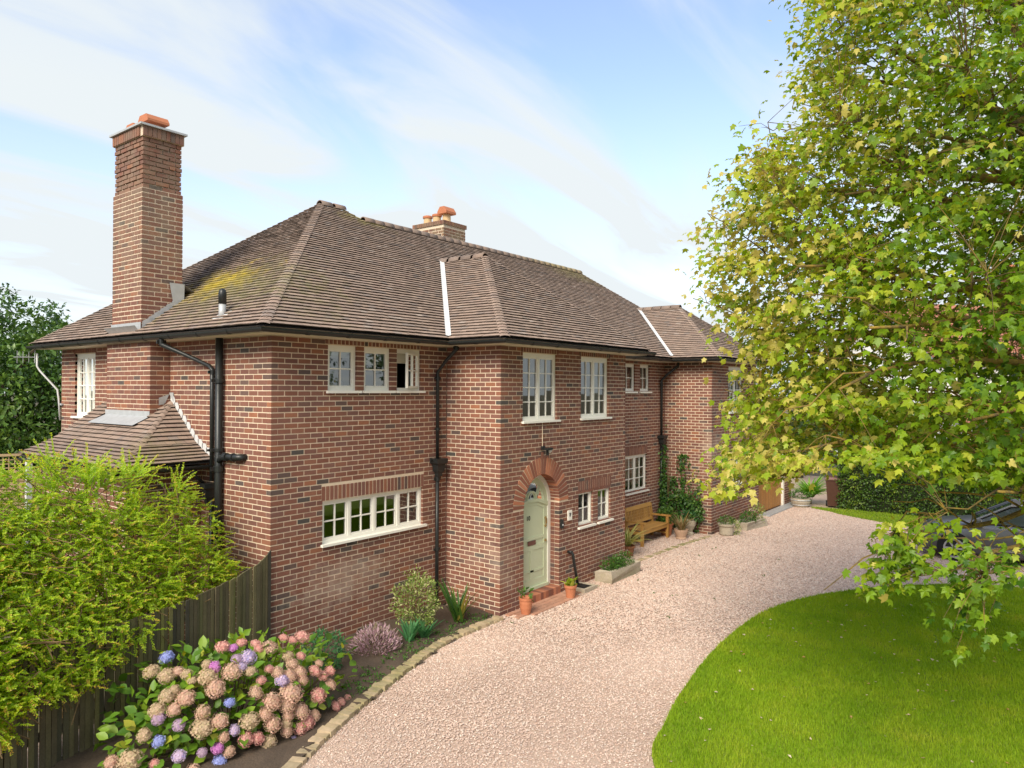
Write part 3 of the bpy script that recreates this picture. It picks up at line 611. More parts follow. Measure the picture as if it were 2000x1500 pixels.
# ------------------------------------------------------------------ eaves: soffit, fascia, gutter
EP = [(-OV, 8.02), (-OV, -OV), (PXc-PH, -OV), (PXc-PH, YP-OV), (PXc+PH, YP-OV), (PXc+PH, -OV), (BXc-BH, -OV), (BXc-BH, YB-OV), (BXc+BH, YB-OV), (BXc+BH, -OV)]
WP = [(0, 7.6), (0, 0), (X1, 0), (X1, YP), (X3, YP), (X3, 0), (X5, 0), (X5, YB), (X6, YB), (X6, 0)]
mb = MB()
for i in range(len(EP)-1):
    a, b, c, d = EP[i], EP[i+1], WP[i+1], WP[i]; z = 4.902
    def sh(q, r_, t): return (r_[0]+(q[0]-r_[0])*t, r_[1]+(q[1]-r_[1])*t)
    a2, b2 = sh(a, d, .86), sh(b, c, .86)
    ci = ((c[0]-a2[0])*.0+c[0], c[1])
    mb.add([(*a2, z), (*b2, z), (*b2, z+.09), (*a2, z+.09)], [(0, 1, 2, 3)])
    mb.add([(*a2, z), (*b2, z), (*sh(b, c, -.4), z), (*sh(a, d, -.4), z)], [(0, 3, 2, 1)])
mb.build('soffit', 'cream_paint', house)
def off(P, o_):
    out_ = []
    for i, p in enumerate(P):
        q = np.asarray(p, float); wq = np.asarray(WP[i], float); dd = q-wq; out_.append(q+np.sign(dd)*o_)
    return out_
GP = off(EP, .045); zg = 4.965
def half_gutter(mb, pts, r=.062, seg=9):
    pts = [np.asarray(p, float) for p in pts]; rings = []
    for i, p in enumerate(pts):
        d1 = (p-pts[i-1]) if i else (pts[1]-p); d2 = (pts[i+1]-p) if i < len(pts)-1 else d1
        d1 = d1/np.linalg.norm(d1); d2 = d2/np.linalg.norm(d2); s1 = np.cross(d1, Zv); s2 = np.cross(d2, Zv); s = s1+s2; s = s/np.dot(s, s1)
        prof = [(math.cos(a)*r, math.sin(a)*r) for a in np.linspace(0, -math.pi, seg)]+[(-r*.86, 0)]+[(math.cos(a)*r*.86, math.sin(a)*r*.86) for a in np.linspace(-math.pi, 0, seg)]
        rings.append([p+s*a+Zv*b for a, b in prof])
    k = len(rings[0]); vs_ = [v for q in rings for v in q]; fs = []
    for i in range(len(pts)-1):
        for j in range(k): fs.append((i*k+j, i*k+(j+1) % k, (i+1)*k+(j+1) % k, (i+1)*k+j))
    h = seg
    fs += [tuple(range(seg)), tuple((len(pts)-1)*k+j for j in range(seg))]
    mb.add(vs_, fs)
def gutter(pts, r=.062, collar=.9):
    mb = MB(); half_gutter(mb, pts, r); go = mb.build('gutter', 'black_iron', house, smooth=False)
    for a, b in zip(pts[:-1], pts[1:]):
        a, b = np.asarray(a, float), np.asarray(b, float); L_ = np.linalg.norm(b-a); n = max(1, int(L_/collar)); d = (b-a)/L_
        for i in range(1, n+1):
            p = a+d*(L_*i/(n+1)); cb = MB(); half_gutter(cb, [p-d*.03, p+d*.03], r+.007); cb.build('gutter_joint', 'black_iron', go)
G3 = [(*p, zg) for p in GP]
gutter(G3[:5]+[(GP[4][0]+.06, GP[4][1], zg)]); gutter([(PXc+PH+.1, -OV-.045, zg), *G3[6:9]])
gutter([(LE-.04, LYE+.02, 2.86), (LE-.04, LY-.04, 2.86), (-.02, LY-.04, 2.86)], .055)
# ------------------------------------------------------------------ pipes
def pipe(name, pts, r, collars=(), mtl='black_iron', seg=12):
    mb = MB(); mb.tube(pts, r, seg); po = mb.build(name, mtl, house, smooth=True)
    for c, d, l in collars:
        c = np.asarray(c, float); d = np.asarray(d, float); cb = MB(); cb.tube([c-d*l/2, c+d*l/2], r*1.32, seg)
        if abs(d[2]) > .9:
            cb.obox(c+np.array([0, -.0, 0])*.0, (r*2.3, 0, 0), (0, .012, 0), (0, 0, l*.35))
        cb.build('pipe_collar', 'black_iron', po)
    return po
def hopper(c, w=.13):
    mb = MB(); prof = [(-.5, .0), (-.62, .05), (-.62, .20), (-.82, .26), (-1., .27), (-1., .34), (-.9, .34)]
    c = np.asarray(c, float); rows = [(.40, .0), (.44, .06), (.62, .10), (.72, .22), (1., .25), (1., .33)]
    vs_ = []
    for s, z in rows: vs_ += [c+np.array([i*w*s, j*w*.75*s, z]) for i, j in ((-1, -1), (1, -1), (1, 1), (-1, 1))]
    fs = [(i*4+j, i*4+(j+1) % 4, i*4+4+(j+1) % 4, i*4+4+j) for i in range(len(rows)-1) for j in range(4)]+[(3, 2, 1, 0), tuple(4*(len(rows)-1)+j for j in range(4))]
    mb.add(vs_, fs); return mb.build('hopper_head', 'black_iron', house)
py = -.06
pipe('downpipe', [(3.62, -OV-.03, 4.92), (3.62, -OV-.03, 4.84), (3.6, -.2, 4.62), (3.54, py, 4.42), (3.54, py, 2.78)], .032, [((3.54, py, 4.30), Zv, .07), ((3.54, py, 3.35), Zv, .05), ((3.615, -OV-.03, 4.86), Zv, .08)])
hopper((3.54, -.095, 2.47), .14)
pipe('downpipe', [(3.54, py, 2.5), (3.54, py, .02)], .036, [((3.54, py, 2.42), Zv, .09), ((3.54, py, 1.1), Zv, .06)])
pipe('overflow_pipe', [(3.36, py-.02, 2.80), (3.54, py-.03, 2.73)], .02, [((3.35, py-.02, 2.8), X, .03)])
pipe('downpipe', [(13.27, -OV-.03, 4.93), (13.25, -OV-.03, 4.80), (13.1, -.18, 4.55), (12.98, py, 4.38), (12.98, py, 2.72)], .036, [((12.98, py, 4.25), Zv, .07)])
hopper((12.98, -.095, 2.45), .14)
pipe('downpipe', [(12.98, py, 2.48), (12.98, py, .02)], .038, [((12.98, py, 2.38), Zv, .09)])
xs_ = -.085
pipe('soil_pipe', [(xs_, 1.29, 4.99), (xs_, 1.29, .02)], .058, [((xs_, 1.29, 4.22), Zv, .07), ((xs_, 1.29, 3.12), Zv, .05), ((xs_, 1.29, 2.82), Zv, .09), ((xs_, 1.29, 1.32), Zv, .08)])
pipe('waste_branch', [(xs_, 1.29, 2.92), (xs_, 1.20, 3.0), (xs_+.0, 1.05, 3.02), (-.1, .78, 3.03), (-.08, .70, 3.03), (.02, .66, 3.03)], .05, [((-.095, 1.06, 3.02), Y, .08), ((-.1, .84, 3.025), Y, .05)])
pipe('downpipe', [(-OV-.03, 2.42, 4.93), (-OV-.03, 2.42, 4.82), (-.2, 2.0, 4.62), (-.06, 1.62, 4.46), (-.06, 1.53, 4.40), (-.06, 1.53, 2.6)], .034, [((-OV-.03, 2.42, 4.86), Zv, .09), ((-.06, 1.53, 4.36), Zv, .07), ((-.06, 1.53, 3.10), Zv, .05)])
hopper((-.1, 1.56, 2.24), .11); pipe('downpipe', [(-.06, 1.53, 2.3), (-.06, 1.53, .02)], .034, [((-.06, 1.53, 2.18), Zv, .07)])
pipe('downpipe', [(-.35, LY-.03, 2.82), (-.33, LY-.02, 2.72), (-.14, 1.6, 2.55)], .026, [((-.35, LY-.03, 2.77), Zv, .06)])
pipe('waste_pipe', [(6.09, YP-.0, .78), (6.09, YP-.07, .78), (6.12, YP-.10, .74), (6.22, YP-.16, .12)], .028, [((6.1, YP-.075, .775), Y, .05)])
pipe('cable_conduit', [(13.85, YB-.0, 2.4), (13.85, YB-.0, 2.4)][:1]+[(13.305-.012, -.62, 2.85), (13.305-.012, -.62, 1.6)], .01) if False else None
# vent pipe on the side slope
vx, vy = -.13, 1.13; vz = zf(vx+OV)
mb = MB(); mb.tube([(vx, vy, vz-.08), (vx, vy, vz+.22)], .056, 14); vp = mb.build('vent_pipe', 'lead', house, smooth=True)
mb = MB(); mb.lathe((vx, vy, vz+.21), [(.062, 0), (.062, .17), (.05, .22), (.02, .245), (0, .25)], 14); mb.build('vent_cap', 'black_iron', vp, smooth=True)
mb = MB(); n_ = np.array([-TN, 0, 1])/math.sqrt(1+TN*TN); s_ = np.array([1, 0, TN])/math.sqrt(1+TN*TN); mb.obox(np.array([vx-.03, vy, zf(vx-.03+OV)+.035]), s_*.14, Y*.15, n_*.006); mb.build('vent_flashing', 'lead_pale', vp)
# ------------------------------------------------------------------ chimneys
def stack(name, x0, x1, y0, y1, z0, z1, neck=None, batter=.0):
    core = MB(); zt = z1
    core.box(x0+.007, x1-.007, y0+.007, y1-.007, z0, neck or z1)
    if neck: core.box(x0+.052, x1-.052, y0+.052, y1-.052, neck, z1)
    co = core.build(name, 'mortar', house); pcs = []; k = 0; z = z0
    while z+CO <= z1+.001:
        ins = .022 if neck and z >= neck-.01 else 0.
        jag = random.uniform(-.007, .012) if ins else 0.
        a0, a1, b0, b1 = x0+ins, x1-ins, y0+ins, y1-ins
        for side in range(4):
            odd = k % 2
            if side in (0, 2): L_ = a1-a0
            else: L_ = b1-b0
            u = HB+.01 if odd else 0.
            while u < L_-.03:
                ub = min(u+ST-.021, L_-(0 if odd else HB+.01))
                if ub-u > .03:
                    mid = (u+ub)/2; h = (ub-u)/2; e = random.uniform(-.004, .010)*(1 if ins else .15)
                    if side == 0: c = (a0+mid, b0+HB/2+e-jag, 0); ax, ay = X*h, Y*HB/2
                    elif side == 1: c = (a1-HB/2-e+jag, b0+mid, 0); ax, ay = Y*h, X*HB/2
                    elif side == 2: c = (a1-mid, b1-HB/2-e+jag, 0); ax, ay = X*h, Y*HB/2
                    else: c = (a0+HB/2+e-jag, b1-mid, 0); ax, ay = Y*h, X*HB/2
                    pcs.append((np.array([c[0], c[1], z+CO/2]), ax, ay, Zv*(CO-.021)/2, random.random()))
                u += ST
        z += CO; k += 1
    emit(pcs, 'brick', 'brick', co, 0, lambda p: 0)
    return co
SX0, SX1, SY0, SY1 = -.28, .46, 3.48, 4.60
ZT1 = 4.905+CO*44
ch = stack('chimney', SX0, SX1, SY0, SY1, 4.905, ZT1, neck=4.905+CO*33)
for side in range(2):                                                # soldier course under the capping
    n = 9 if side else 13
    for i in range(n):
        mb = MB()
        if side: a = SX0+.0+(SX1-SX0)*i/n; mb.box(a+.006, a+(SX1-SX0)/n-.006, SY0-.022, SY0+.08, ZT1+.004, ZT1+.175, random.random())
        else: a = SY0+(SY1-SY0)*i/n; mb.box(SX0-.022, SX0+.08, a+.006+(.07 if i == 0 else 0), a+(SY1-SY0)/n-.006, ZT1+.004, ZT1+.175, random.random())
        mb.build('soldier_brick', 'brick', ch)
mb = MB(); mb.box(SX0, SX1+.015, SY0-.005, SY1+.015, ZT1, ZT1+.178); mb.build('chimney_head', 'mortar', ch)
mb = MB(); mb.box(SX0-.06, SX1+.05, SY0-.06, SY1+.05, ZT1+.18, ZT1+.215); mb.build('capping_slab', 'lead', ch)
mat('terracotta', (.43, .155, .075), .75, noise=[(8, .15), (40, .12)])
mat('buff_clay', (.50, .35, .19), .7, noise=[(12, .18)])
for cy_, hgt in ((3.86, .26), (4.36, .20)):
    mb = MB(); z = ZT1+.21; mb.lathe((.10, cy_, z), [(.17, 0), (.175, .04), (.13, .05), (.125, hgt-.10), (.15, hgt-.09)], 18); po = mb.build('chimney_pot', 'terracotta', ch, smooth=False)
    mb = MB(); mb.prism([(-.185, hgt-.1), (.185, hgt-.1), (.185, hgt-.06), (.12, hgt+.03), (-.12, hgt+.03), (-.185, hgt-.06)], (.10-.2, cy_, z), Y, Zv, X, .4); mb.build('pot_cowl', 'terracotta', po)
mb = MB(); mb.add([(SX0-.01, SY0-.02, 5.06), (SX0-.01, SY1+.02, 5.06), (SX0-.13, SY1+.05, 5.21-.02), (SX0-.13, SY0-.04, 5.21-.02)], [(0, 3, 2, 1)]); 
mb.add([(SX0-.014, SY0-.01, 5.05), (SX0-.014, SY1+.01, 5.05), (SX0-.014, SY1+.01, 5.26), (SX0-.014, SY0-.01, 5.26)], [(0, 3, 2, 1)]); mb.build('lead_apron', 'lead', ch)
for i in range(7):                                                   # stepped flashing on the stack side
    a = SX0+(SX1-SX0)*i/7; b = SX0+(SX1-SX0)*(i+1)/7; z = zf((a+b)/2+OV)
    mb = MB(); mb.prism([(a, zf(a+OV)+.0), (b, zf(b+OV)+.0), (b+.02, z+.19), (a+.02, z+.13)], (0, SY0-.016-.0004*i, 0), X, Zv, Y, .006); mb.build('lead_step', 'lead', ch)
mb = MB(); mb.prism([(SX1-.16, zf(SX1-.16+OV)), (SX1+.02, zf(SX1+OV)), (SX1+.03, zf(SX1+OV)+.34), (SX1-.25, zf(SX1+OV)+.34)], (0, SY0-.028, 0), X, Zv, Y, .005); mb.build('lead_gusset', 'lead', ch)
mb = MB(); mb.add([(SX1+.0, SY0-.03, zf(SX1+OV)+.34), (SX1+.22, SY0-.06, zf(SX1+OV+.22)+.05), (SX1+.22, SY1+.05, zf(SX1+OV+.22)+.05), (SX1, SY1+.03, zf(SX1+OV)+.34)], [(0, 1, 2, 3)]); mb.build('lead_gutter', 'lead', ch)
rc = stack('rear_chimney', 8.08, 8.98, 4.05, 5.2, 7.2, 8.60)
n = 0
for i in range(11):
    mb = MB(); a = 8.05+.96*i/11; mb.box(a+.004, a+.96/11-.004, 4.02, 4.13, 8.605, 8.71, random.random()); mb.build('soldier_brick', 'brick', rc)
for i in range(13):
    mb = MB(); a = 4.02+1.2*i/13; mb.box(8.05, 8.15, a+.004+(.11 if i == 0 else 0), a+1.2/13-.004+(.03 if i == 0 else 0), 8.605, 8.71, random.random()); mb.build('soldier_brick', 'brick', rc)
mb = MB(); mb.box(8.06, 9.0, 4.03, 5.22, 8.60, 8.715); mb.build('chimney_head', 'mortar', rc)
for i, (yy, hh) in enumerate(((4.25, .30), (4.62, .28), (4.98, .28))):
    mb = MB(); mb.lathe((8.42, yy, 8.71), [(.13, 0), (.135, .04), (.115, .06), (.11, hh-.06), (.115, hh-.05)], 16); po = mb.build('chimney_pot', 'buff_clay', rc)
    mb = MB()
    if i == 0: mb.prism([(-.17, hh-.06), (.17, hh-.06), (.17, hh), (.08, hh+.13), (-.08, hh+.13), (-.17, hh)], (8.22, yy, 8.71), Y, Zv, X, .4)
    else: mb.lathe((8.42, yy, 8.71), [(.115, hh-.06), (.14, hh-.05), (.14, hh+.0), (.10, hh+.02)], 16)
    mb.build('pot_cowl', 'terracotta', po)
# garage roof, low hip behind the tree
mb = MB(); z = 3.3; a, b, c, d = X6+.0, XG+.35, YB-.35, 7.0
mb.add([(a, c, z), (b, c, z), (b, d, z), (a, d, z), (a, 2.8, 4.9), (19.0, 2.8, 4.9)], [(0, 1, 5, 4), (1, 2, 5), (2, 3, 4, 5), (0, 3, 2, 1), (0, 4, 3)]); mb.build('garage_roof', 'ridge', house)
# television aerial on the side wall
ae = thing('television_aerial', 'silver television aerial on a cranked pole at the back wall corner', 'aerial', (-.02, 7.5, 3.6))
mb = MB(); mb.tube([(0, .1, -.2), (-.03, .1, .25), (-.05, .12, .45), (-.28, .42, .85), (-.32, .46, .95), (-.32, .46, 1.22)], .02, 8); mb.build('mast', 'lead_pale', ae, smooth=True)
mb = MB(); mb.tube([(-.30, .46, 1.14), (-.72, .56, 1.13)], .010, 6)
for i in range(4): c = np.array([-.36-.10*i, .475+.024*i, 1.135]); mb.tube([c-np.array([0, 0, .10+.01*i]), c+np.array([0, 0, .10+.01*i])], .005, 5)
mb.tube([(-.36, .46, 1.02), (-.36, .46, 1.3)], .008, 5); mb.build('antenna_array', 'lead', ae)
mb = MB(); mb.box(-.02, .03, -.02, .12, .12, .16); mb.build('bracket', 'lead', ae)
# ================================================================== the ground
mat('earth', (.10, .085, .045), .95, noise=[(.6, .3), (8, .3)])
mat('gravel_bed', (.50, .365, .285), .95, noise=[(1.2, .08), (55, .30), (160, .30)], bump=(90, .9))
mat('pebble', None, .75, ramp=[(0, (.58, .40, .315)), (.2, (.65, .485, .39)), (.38, (.44, .285, .22)), (.55, (.70, .56, .475)), (.7, (.57, .41, .335)), (.83, (.33, .225, .185)), (.93, (.76, .66, .56)), (1, (.50, .33, .25))], spec=.3, noise=[(.55, .14), (2.5, .06)])
mat('turf', (.17, .235, .012), .95, noise=[(1.0, .25), (14, .35)])
mat('grass', None, .7, ramp=[(0, (.145, .265, .010)), (.4, (.215, .345, .012)), (.75, (.30, .395, .020)), (1, (.44, .43, .06))], trans=.35, posnoise=(1.3, .6), spec=.2)
mat('soil', (.085, .060, .042), .98, noise=[(5, .3), (60, .4)], bump=(35, 1.))
mat('sandstone', None, .92, ramp=[(0, (.37, .28, .17)), (.5, (.45, .34, .22)), (1, (.30, .24, .15))], noise=[(14, .3)], stain=[((.16, .17, .05), (1, -1.9, 0), (3, 1.2, 1), 9, .55), ((.19, .20, .05), (11.3, -1.4, 0), (2.5, .6, 1), 9, .75)])
mat('paver', None, .9, ramp=[(0, (.40, .20, .13)), (.5, (.46, .25, .17)), (1, (.34, .18, .12))], noise=[(20, .2)])
mb = MB(); mb.add([(-500, -500, -.06), (500, -500, -.06), (500, 500, -.06), (-500, 500, -.06)], [(0, 1, 2, 3)]); mb.build('ground', 'earth', kind='structure')
mb = MB(); nx, ny = 62, 34; gx = np.linspace(-11, 20.3, nx); gy = np.linspace(-17, -.02, ny)
mb.add([(x, y, .006*math.sin(x*1.3+y*.7)+.005*math.sin(y*2.1-x*.4)-.006) for y in gy for x in gx], [(j*nx+i, j*nx+i+1, (j+1)*nx+i+1, (j+1)*nx+i) for j in range(ny-1) for i in range(nx-1)]); mb.build('gravel_drive', 'gravel_bed', kind='structure')
mb = MB(); mb.box(20.3, 30, -20, 9, -.5, -.004); mb.build('yard', 'gravel_bed', kind='structure')
def spline(P, n=8, closed=True):
    P = [np.asarray(p, float) for p in P]; m_ = len(P); res = []
    for i in range(m_ if closed else m_-1):
        p0, p1, p2, p3 = (P[(i-1) % m_], P[i], P[(i+1) % m_], P[(i+2) % m_]) if closed else (P[max(i-1, 0)], P[i], P[i+1], P[min(i+2, m_-1)])
        for k in range(n):
            t = k/n; res.append(.5*((2*p1)+(-p0+p2)*t+(2*p0-5*p1+4*p2-p3)*t*t+(-p0+3*p1-3*p2+p3)*t**3))
    if not closed: res.append(P[-1])
    return np.array(res)
LP = [on(px, py, 2, 0)[:2] for px, py in ((1277, 1495), (1300, 1415), (1335, 1350), (1400, 1268), (1480, 1205), (1570, 1172), (1700, 1152), (1850, 1145), (2000, 1152))]
lawn = spline(LP+[np.array(q) for q in ((12.3, -10.6), (11, -12.8), (7.5, -14.2), (3, -13.8), (0, -12), (-1.1, -9.6), (-.4, -7.2))], 8)
def inside(poly, P):
    x, y = P[:, 0], P[:, 1]; r_ = np.zeros(len(P), bool); j = len(poly)-1
    for i in range(len(poly)):
        xi, yi = poly[i]; xj, yj = poly[j]
        c = ((yi > y) != (yj > y)) & (x < (xj-xi)*(y-yi)/(yj-yi+1e-12)+xi); r_ ^= c; j = i
    return r_
def slab(name, poly, z0, z1, m_, **kw):
    mb = MB(); mb.prism([tuple(p) for p in poly], (0, 0, z0), X, Y, Zv, z1-z0); return mb.build(name, m_, **kw)
lawn_o = slab('lawn', lawn, -.02, .035, 'turf', kind='structure')
verge = spline([(20.25, -3.05), (19.5, -3.15), (18.9, -4.0), (18.35, -5.2), (17.9, -6.3), (17.6, -8), (17.8, -11), (20.2, -13)], 6)
verge_o = slab('grass_verge', verge, -.02, .03, 'turf', kind='structure')
# blades of grass
def blades(name, poly, z, dens, hgt, parent=None):
    lo, hi = poly.min(0), poly.max(0); n = int((hi-lo).prod()*dens); P = rng.uniform(lo, hi, (n, 2)); P = P[inside(poly, P)]
    q = proj(np.c_[P, np.full(len(P), z)]); keep = (q[:, 2] > 1) & (q[:, 0] > -80) & (q[:, 0] < 2080) & (q[:, 1] < 1560)
    keep &= rng.random(len(P)) < np.clip(9.5/np.maximum(q[:, 2], 1), .25, 1)**1.2; P = P[keep]; n = len(P)
    d = q[keep][:, 2]
    a = rng.uniform(0, 2*np.pi, n); lean = rng.uniform(.15, .95, n); T = np.c_[np.cos(a)*lean, np.sin(a)*lean, np.ones(n)]
    T /= np.linalg.norm(T, axis=1)[:, None]; b = a+rng.uniform(1, 2, n); B = np.c_[np.cos(b), np.sin(b), np.zeros(n)]
    S = hgt*rng.uniform(.6, 1.35, n); W = .0085*np.clip(d/7, .8, 2.2)*rng.uniform(.7, 1.3, n)
    return quads(name, np.c_[P, np.full(n, z-.004)], T, B, S, W, rng.random(n), [(0, -.5, 0), (0, .5, 0), (1, 0, 0)], [(0, 1, 2)], 'grass', parent, kind='stuff')
tag(blades('lawn_grass', lawn, .035, 5200, .052), 'short bright green grass of the curved front lawn', 'grass')
tag(blades('verge_grass', verge, .03, 1500, .06), 'grass verge in front of the tall leafy hedge', 'grass')
# loose stones of the drive
bedpoly = np.array([(0, -.02), (-3.8, -.9), (-4.6, -1.6), (-3.4, -2.6), (-1.9, -2.95), (-.72, -2.38), (.68, -1.91), (2.27, -1.46), (3.86, -1.22), (3.86, -.02)])
n = 420000; P = np.c_[rng.uniform(-3.2, 20.2, n), rng.uniform(-9.5, -.1, n)]
q = proj(np.c_[P, np.zeros(n)]); keep = (q[:, 2] > 5) & (q[:, 0] > -30) & (q[:, 0] < 2030) & (q[:, 1] < 1530)
keep &= ~inside(lawn, P) & ~inside(bedpoly, P) & ~inside(verge, P) & ~((P[:, 0] > X1) & (P[:, 0] < X3) & (P[:, 1] > YP)) & ~((P[:, 0] > X5) & (P[:, 1] > YB))
P = P[keep]; d = q[keep][:, 2]; n = len(P)
s = rng.uniform(.008, .0165, n)*np.clip(d/9, 1, 1.7)
oct_ = np.array([(1, 0, 0), (-.9, .1, 0), (0, .85, .05), (.1, -.8, 0), (.05, .05, .62), (0, 0, -.5)]); of = [(0, 2, 4), (2, 1, 4), (1, 3, 4), (3, 0, 4)]
a = rng.uniform(0, 2*np.pi, n); T = np.c_[np.cos(a), np.sin(a), rng.uniform(-.25, .25, n)]; B = np.c_[-np.sin(a), np.cos(a), rng.uniform(-.25, .25, n)]
go = quads('gravel', np.c_[P, .002+s*.12], T, B, s, s*rng.uniform(.7, 1.2, n), rng.random(n), oct_, of, 'pebble', kind='stuff')
tag(go, 'loose pinkish gravel covering the driveway', 'gravel')
# fallen leaves and petals on the lawn
mat('fallen', None, .8, ramp=[(0, (.62, .42, .30)), (.5, (.70, .58, .42)), (.8, (.45, .22, .07)), (1, (.55, .36, .10))], trans=.2)
n = 420; P = rng.uniform(lawn.min(0), lawn.max(0), (n, 2)); P = P[inside(lawn, P)]; n = len(P); a = rng.uniform(0, 6.28, n)
tag(quads('fallen_leaves', np.c_[P, np.full(n, .072)], np.c_[np.cos(a), np.sin(a), rng.uniform(-.3, .3, n)], np.c_[-np.sin(a), np.cos(a), rng.uniform(-.3, .3, n)], rng.uniform(.025, .065, n), rng.uniform(.025, .06, n), rng.random(n), LEAF4, LEAF4F, 'fallen', kind='stuff'), 'pale fallen leaves scattered over the lawn', 'leaves')
# soil bed
mb = MB(); nx = 60; gx = np.linspace(-4.6, 3.86, nx); gy = np.linspace(-3.0, -.0, 24); ok = {}
P = np.array([(x, y) for y in gy for x in gx]); ins = inside(bedpoly*np.array([1, 1])+0, P)
h = .03+.018*np.sin(P[:, 0]*3.1+P[:, 1]*5)+.014*np.sin(P[:, 0]*9-P[:, 1]*7)
fs = [(j*nx+i, j*nx+i+1, (j+1)*nx+i+1, (j+1)*nx+i) for j in range(23) for i in range(nx-1)]; fs = [f for f in fs if sum(ins[list(f)]) >= 2]
mb.add(np.c_[P, h], fs); mb.build('soil_bed', 'soil', kind='structure')
# stone edging
def edging(name, pts, wid, pitch, z, hgt):
    root = None; L_ = spline(pts, 24, False); seg = np.r_[0, np.cumsum(np.linalg.norm(np.diff(L_, axis=0), axis=1))]
    base = MB(); 
    for i in range(len(L_)-1):
        a, b = L_[i], L_[i+1]; d = (b-a)/np.linalg.norm(b-a); s = np.array([-d[1], d[0]])*wid*.42; base.add([(*(a-s), z-.02), (*(b-s), z-.02), (*(b+s), z-.02), (*(a+s), z-.02)], [(0, 1, 2, 3)])
    root = base.build(name, 'soil', kind='structure'); n = int(seg[-1]/pitch)
    for i in range(n):
        u = (i+.5)*pitch; k = min(np.searchsorted(seg, u), len(L_)-1); c = L_[k]; d = L_[k]-L_[k-1]; d = d/np.linalg.norm(d); s = np.array([-d[1], d[0]])
        an = random.uniform(-.12, .12); d = d*math.cos(an)+s*math.sin(an); s = np.array([-d[1], d[0]]); hw = wid/2*random.uniform(.85, 1.08); hl = pitch/2*random.uniform(.82, .95); zc = z+random.uniform(-.012, .012); t = hgt
        bx = [(-1, -1, .0), (1, -1, 0), (1, 1, 0), (-1, 1, 0), (-.86, -.92, 1), (.86, -.92, 1), (.86, .92, 1), (-.86, .92, 1)]
        mb = MB(); mb.add([(*(c+d*hl*p+s*hw*q), zc-t+2*t*r_*(.8+.2*random.random())) for p, q, r_ in bx], [(3, 2, 1, 0), (4, 5, 6, 7), (0, 1, 5, 4), (1, 2, 6, 5), (2, 3, 7, 6), (3, 0, 4, 7)], random.random()); mb.build('edging_stone', 'sandstone', root)
edging('stone_edging', [(-1.9, -2.95), (-.72, -2.40), (.68, -1.90), (2.27, -1.46), (3.80, -1.42)], .19, .125, .03, .035)
edging('stone_edging', [(9.0, -1.30), (11.2, -1.34), (13.27, -1.52)], .16, .13, .004, .02)
# paving at the door
pv = MB(); pv.add([(3.95, -1.78, .006), (6.05, -1.78, .006), (6.05, -1.325, .006), (3.95, -1.325, .006)], [(0, 1, 2, 3)]); pvo = pv.build('doorway_paving', 'mortar', kind='structure')
for j in range(4):
    for i in range(10):
        x0 = 3.95+i*.222+(.111 if j % 2 else 0)
        if x0 > 5.95-(.12 if j == 3 else 0) or (j == 3 and i < 1): continue
        mb = MB(); mb.box(x0+.004, min(x0+.218, 6.07), -1.36-(j+1)*.108+.004, -1.36-j*.108-.004, .0, .026+random.uniform(-.003, .003), random.random()); mb.build('paving_brick', 'paver', pvo)
# ================================================================== things on the ground
mat('stone', (.40, .34, .26), .95, noise=[(8, .25), (40, .25)], bump=(30, .8), stain=[((.17, .16, .07), (8, -1.7, .05), (2, 1, .25), 8, .6)])
mat('teak', None, .6, ramp=[(0, (.40, .21, .055)), (.5, (.48, .265, .075)), (1, (.36, .19, .06))], noise=[(5, .12), (60, .12)])
def pot(mb, r0, r1, h, rim=.02): mb.lathe((0, 0, 0), [(r0, 0), (r0*.6+r1*.4, h*.4), (r1, h-.05), (r1+rim, h-.05), (r1+rim*1.1, h), (r1-.01, h), (r1-.025, h-.04), (0, h-.04)], 22)
mat('leaf_mid', None, .5, ramp=[(0, (.035, .10, .015)), (.5, (.06, .15, .02)), (1, (.10, .19, .03))], trans=.3)
mat('leaf_lime', None, .5, ramp=[(0, (.16, .28, .02)), (.5, (.30, .40, .03)), (1, (.48, .52, .09))], trans=.3)
mat('leaf_stripe', None, .5, ramp=[(0, (.22, .30, .06)), (.5, (.50, .50, .16)), (1, (.60, .58, .30))], trans=.3)
mat('leaf_var', None, .5, ramp=[(0, (.10, .19, .03)), (.45, (.20, .29, .05)), (.75, (.40, .44, .15)), (1, (.55, .55, .28))], trans=.3)
mat('leaf_bronze', None, .5, ramp=[(0, (.10, .16, .04)), (.5, (.30, .20, .08)), (1, (.45, .33, .16))], trans=.3)
mat('leaf_blue', None, .55, ramp=[(0, (.04, .13, .05)), (.5, (.06, .19, .07)), (1, (.10, .25, .09))], trans=.3)
mat('heather', None, .7, ramp=[(0, (.18, .17, .07)), (.3, (.40, .24, .28)), (.6, (.55, .36, .42)), (.85, (.62, .46, .50)), (1, (.40, .36, .22))], trans=.25)
mat('stem', (.10, .075, .03), .9); mat('twig', (.17, .11, .05), .9)
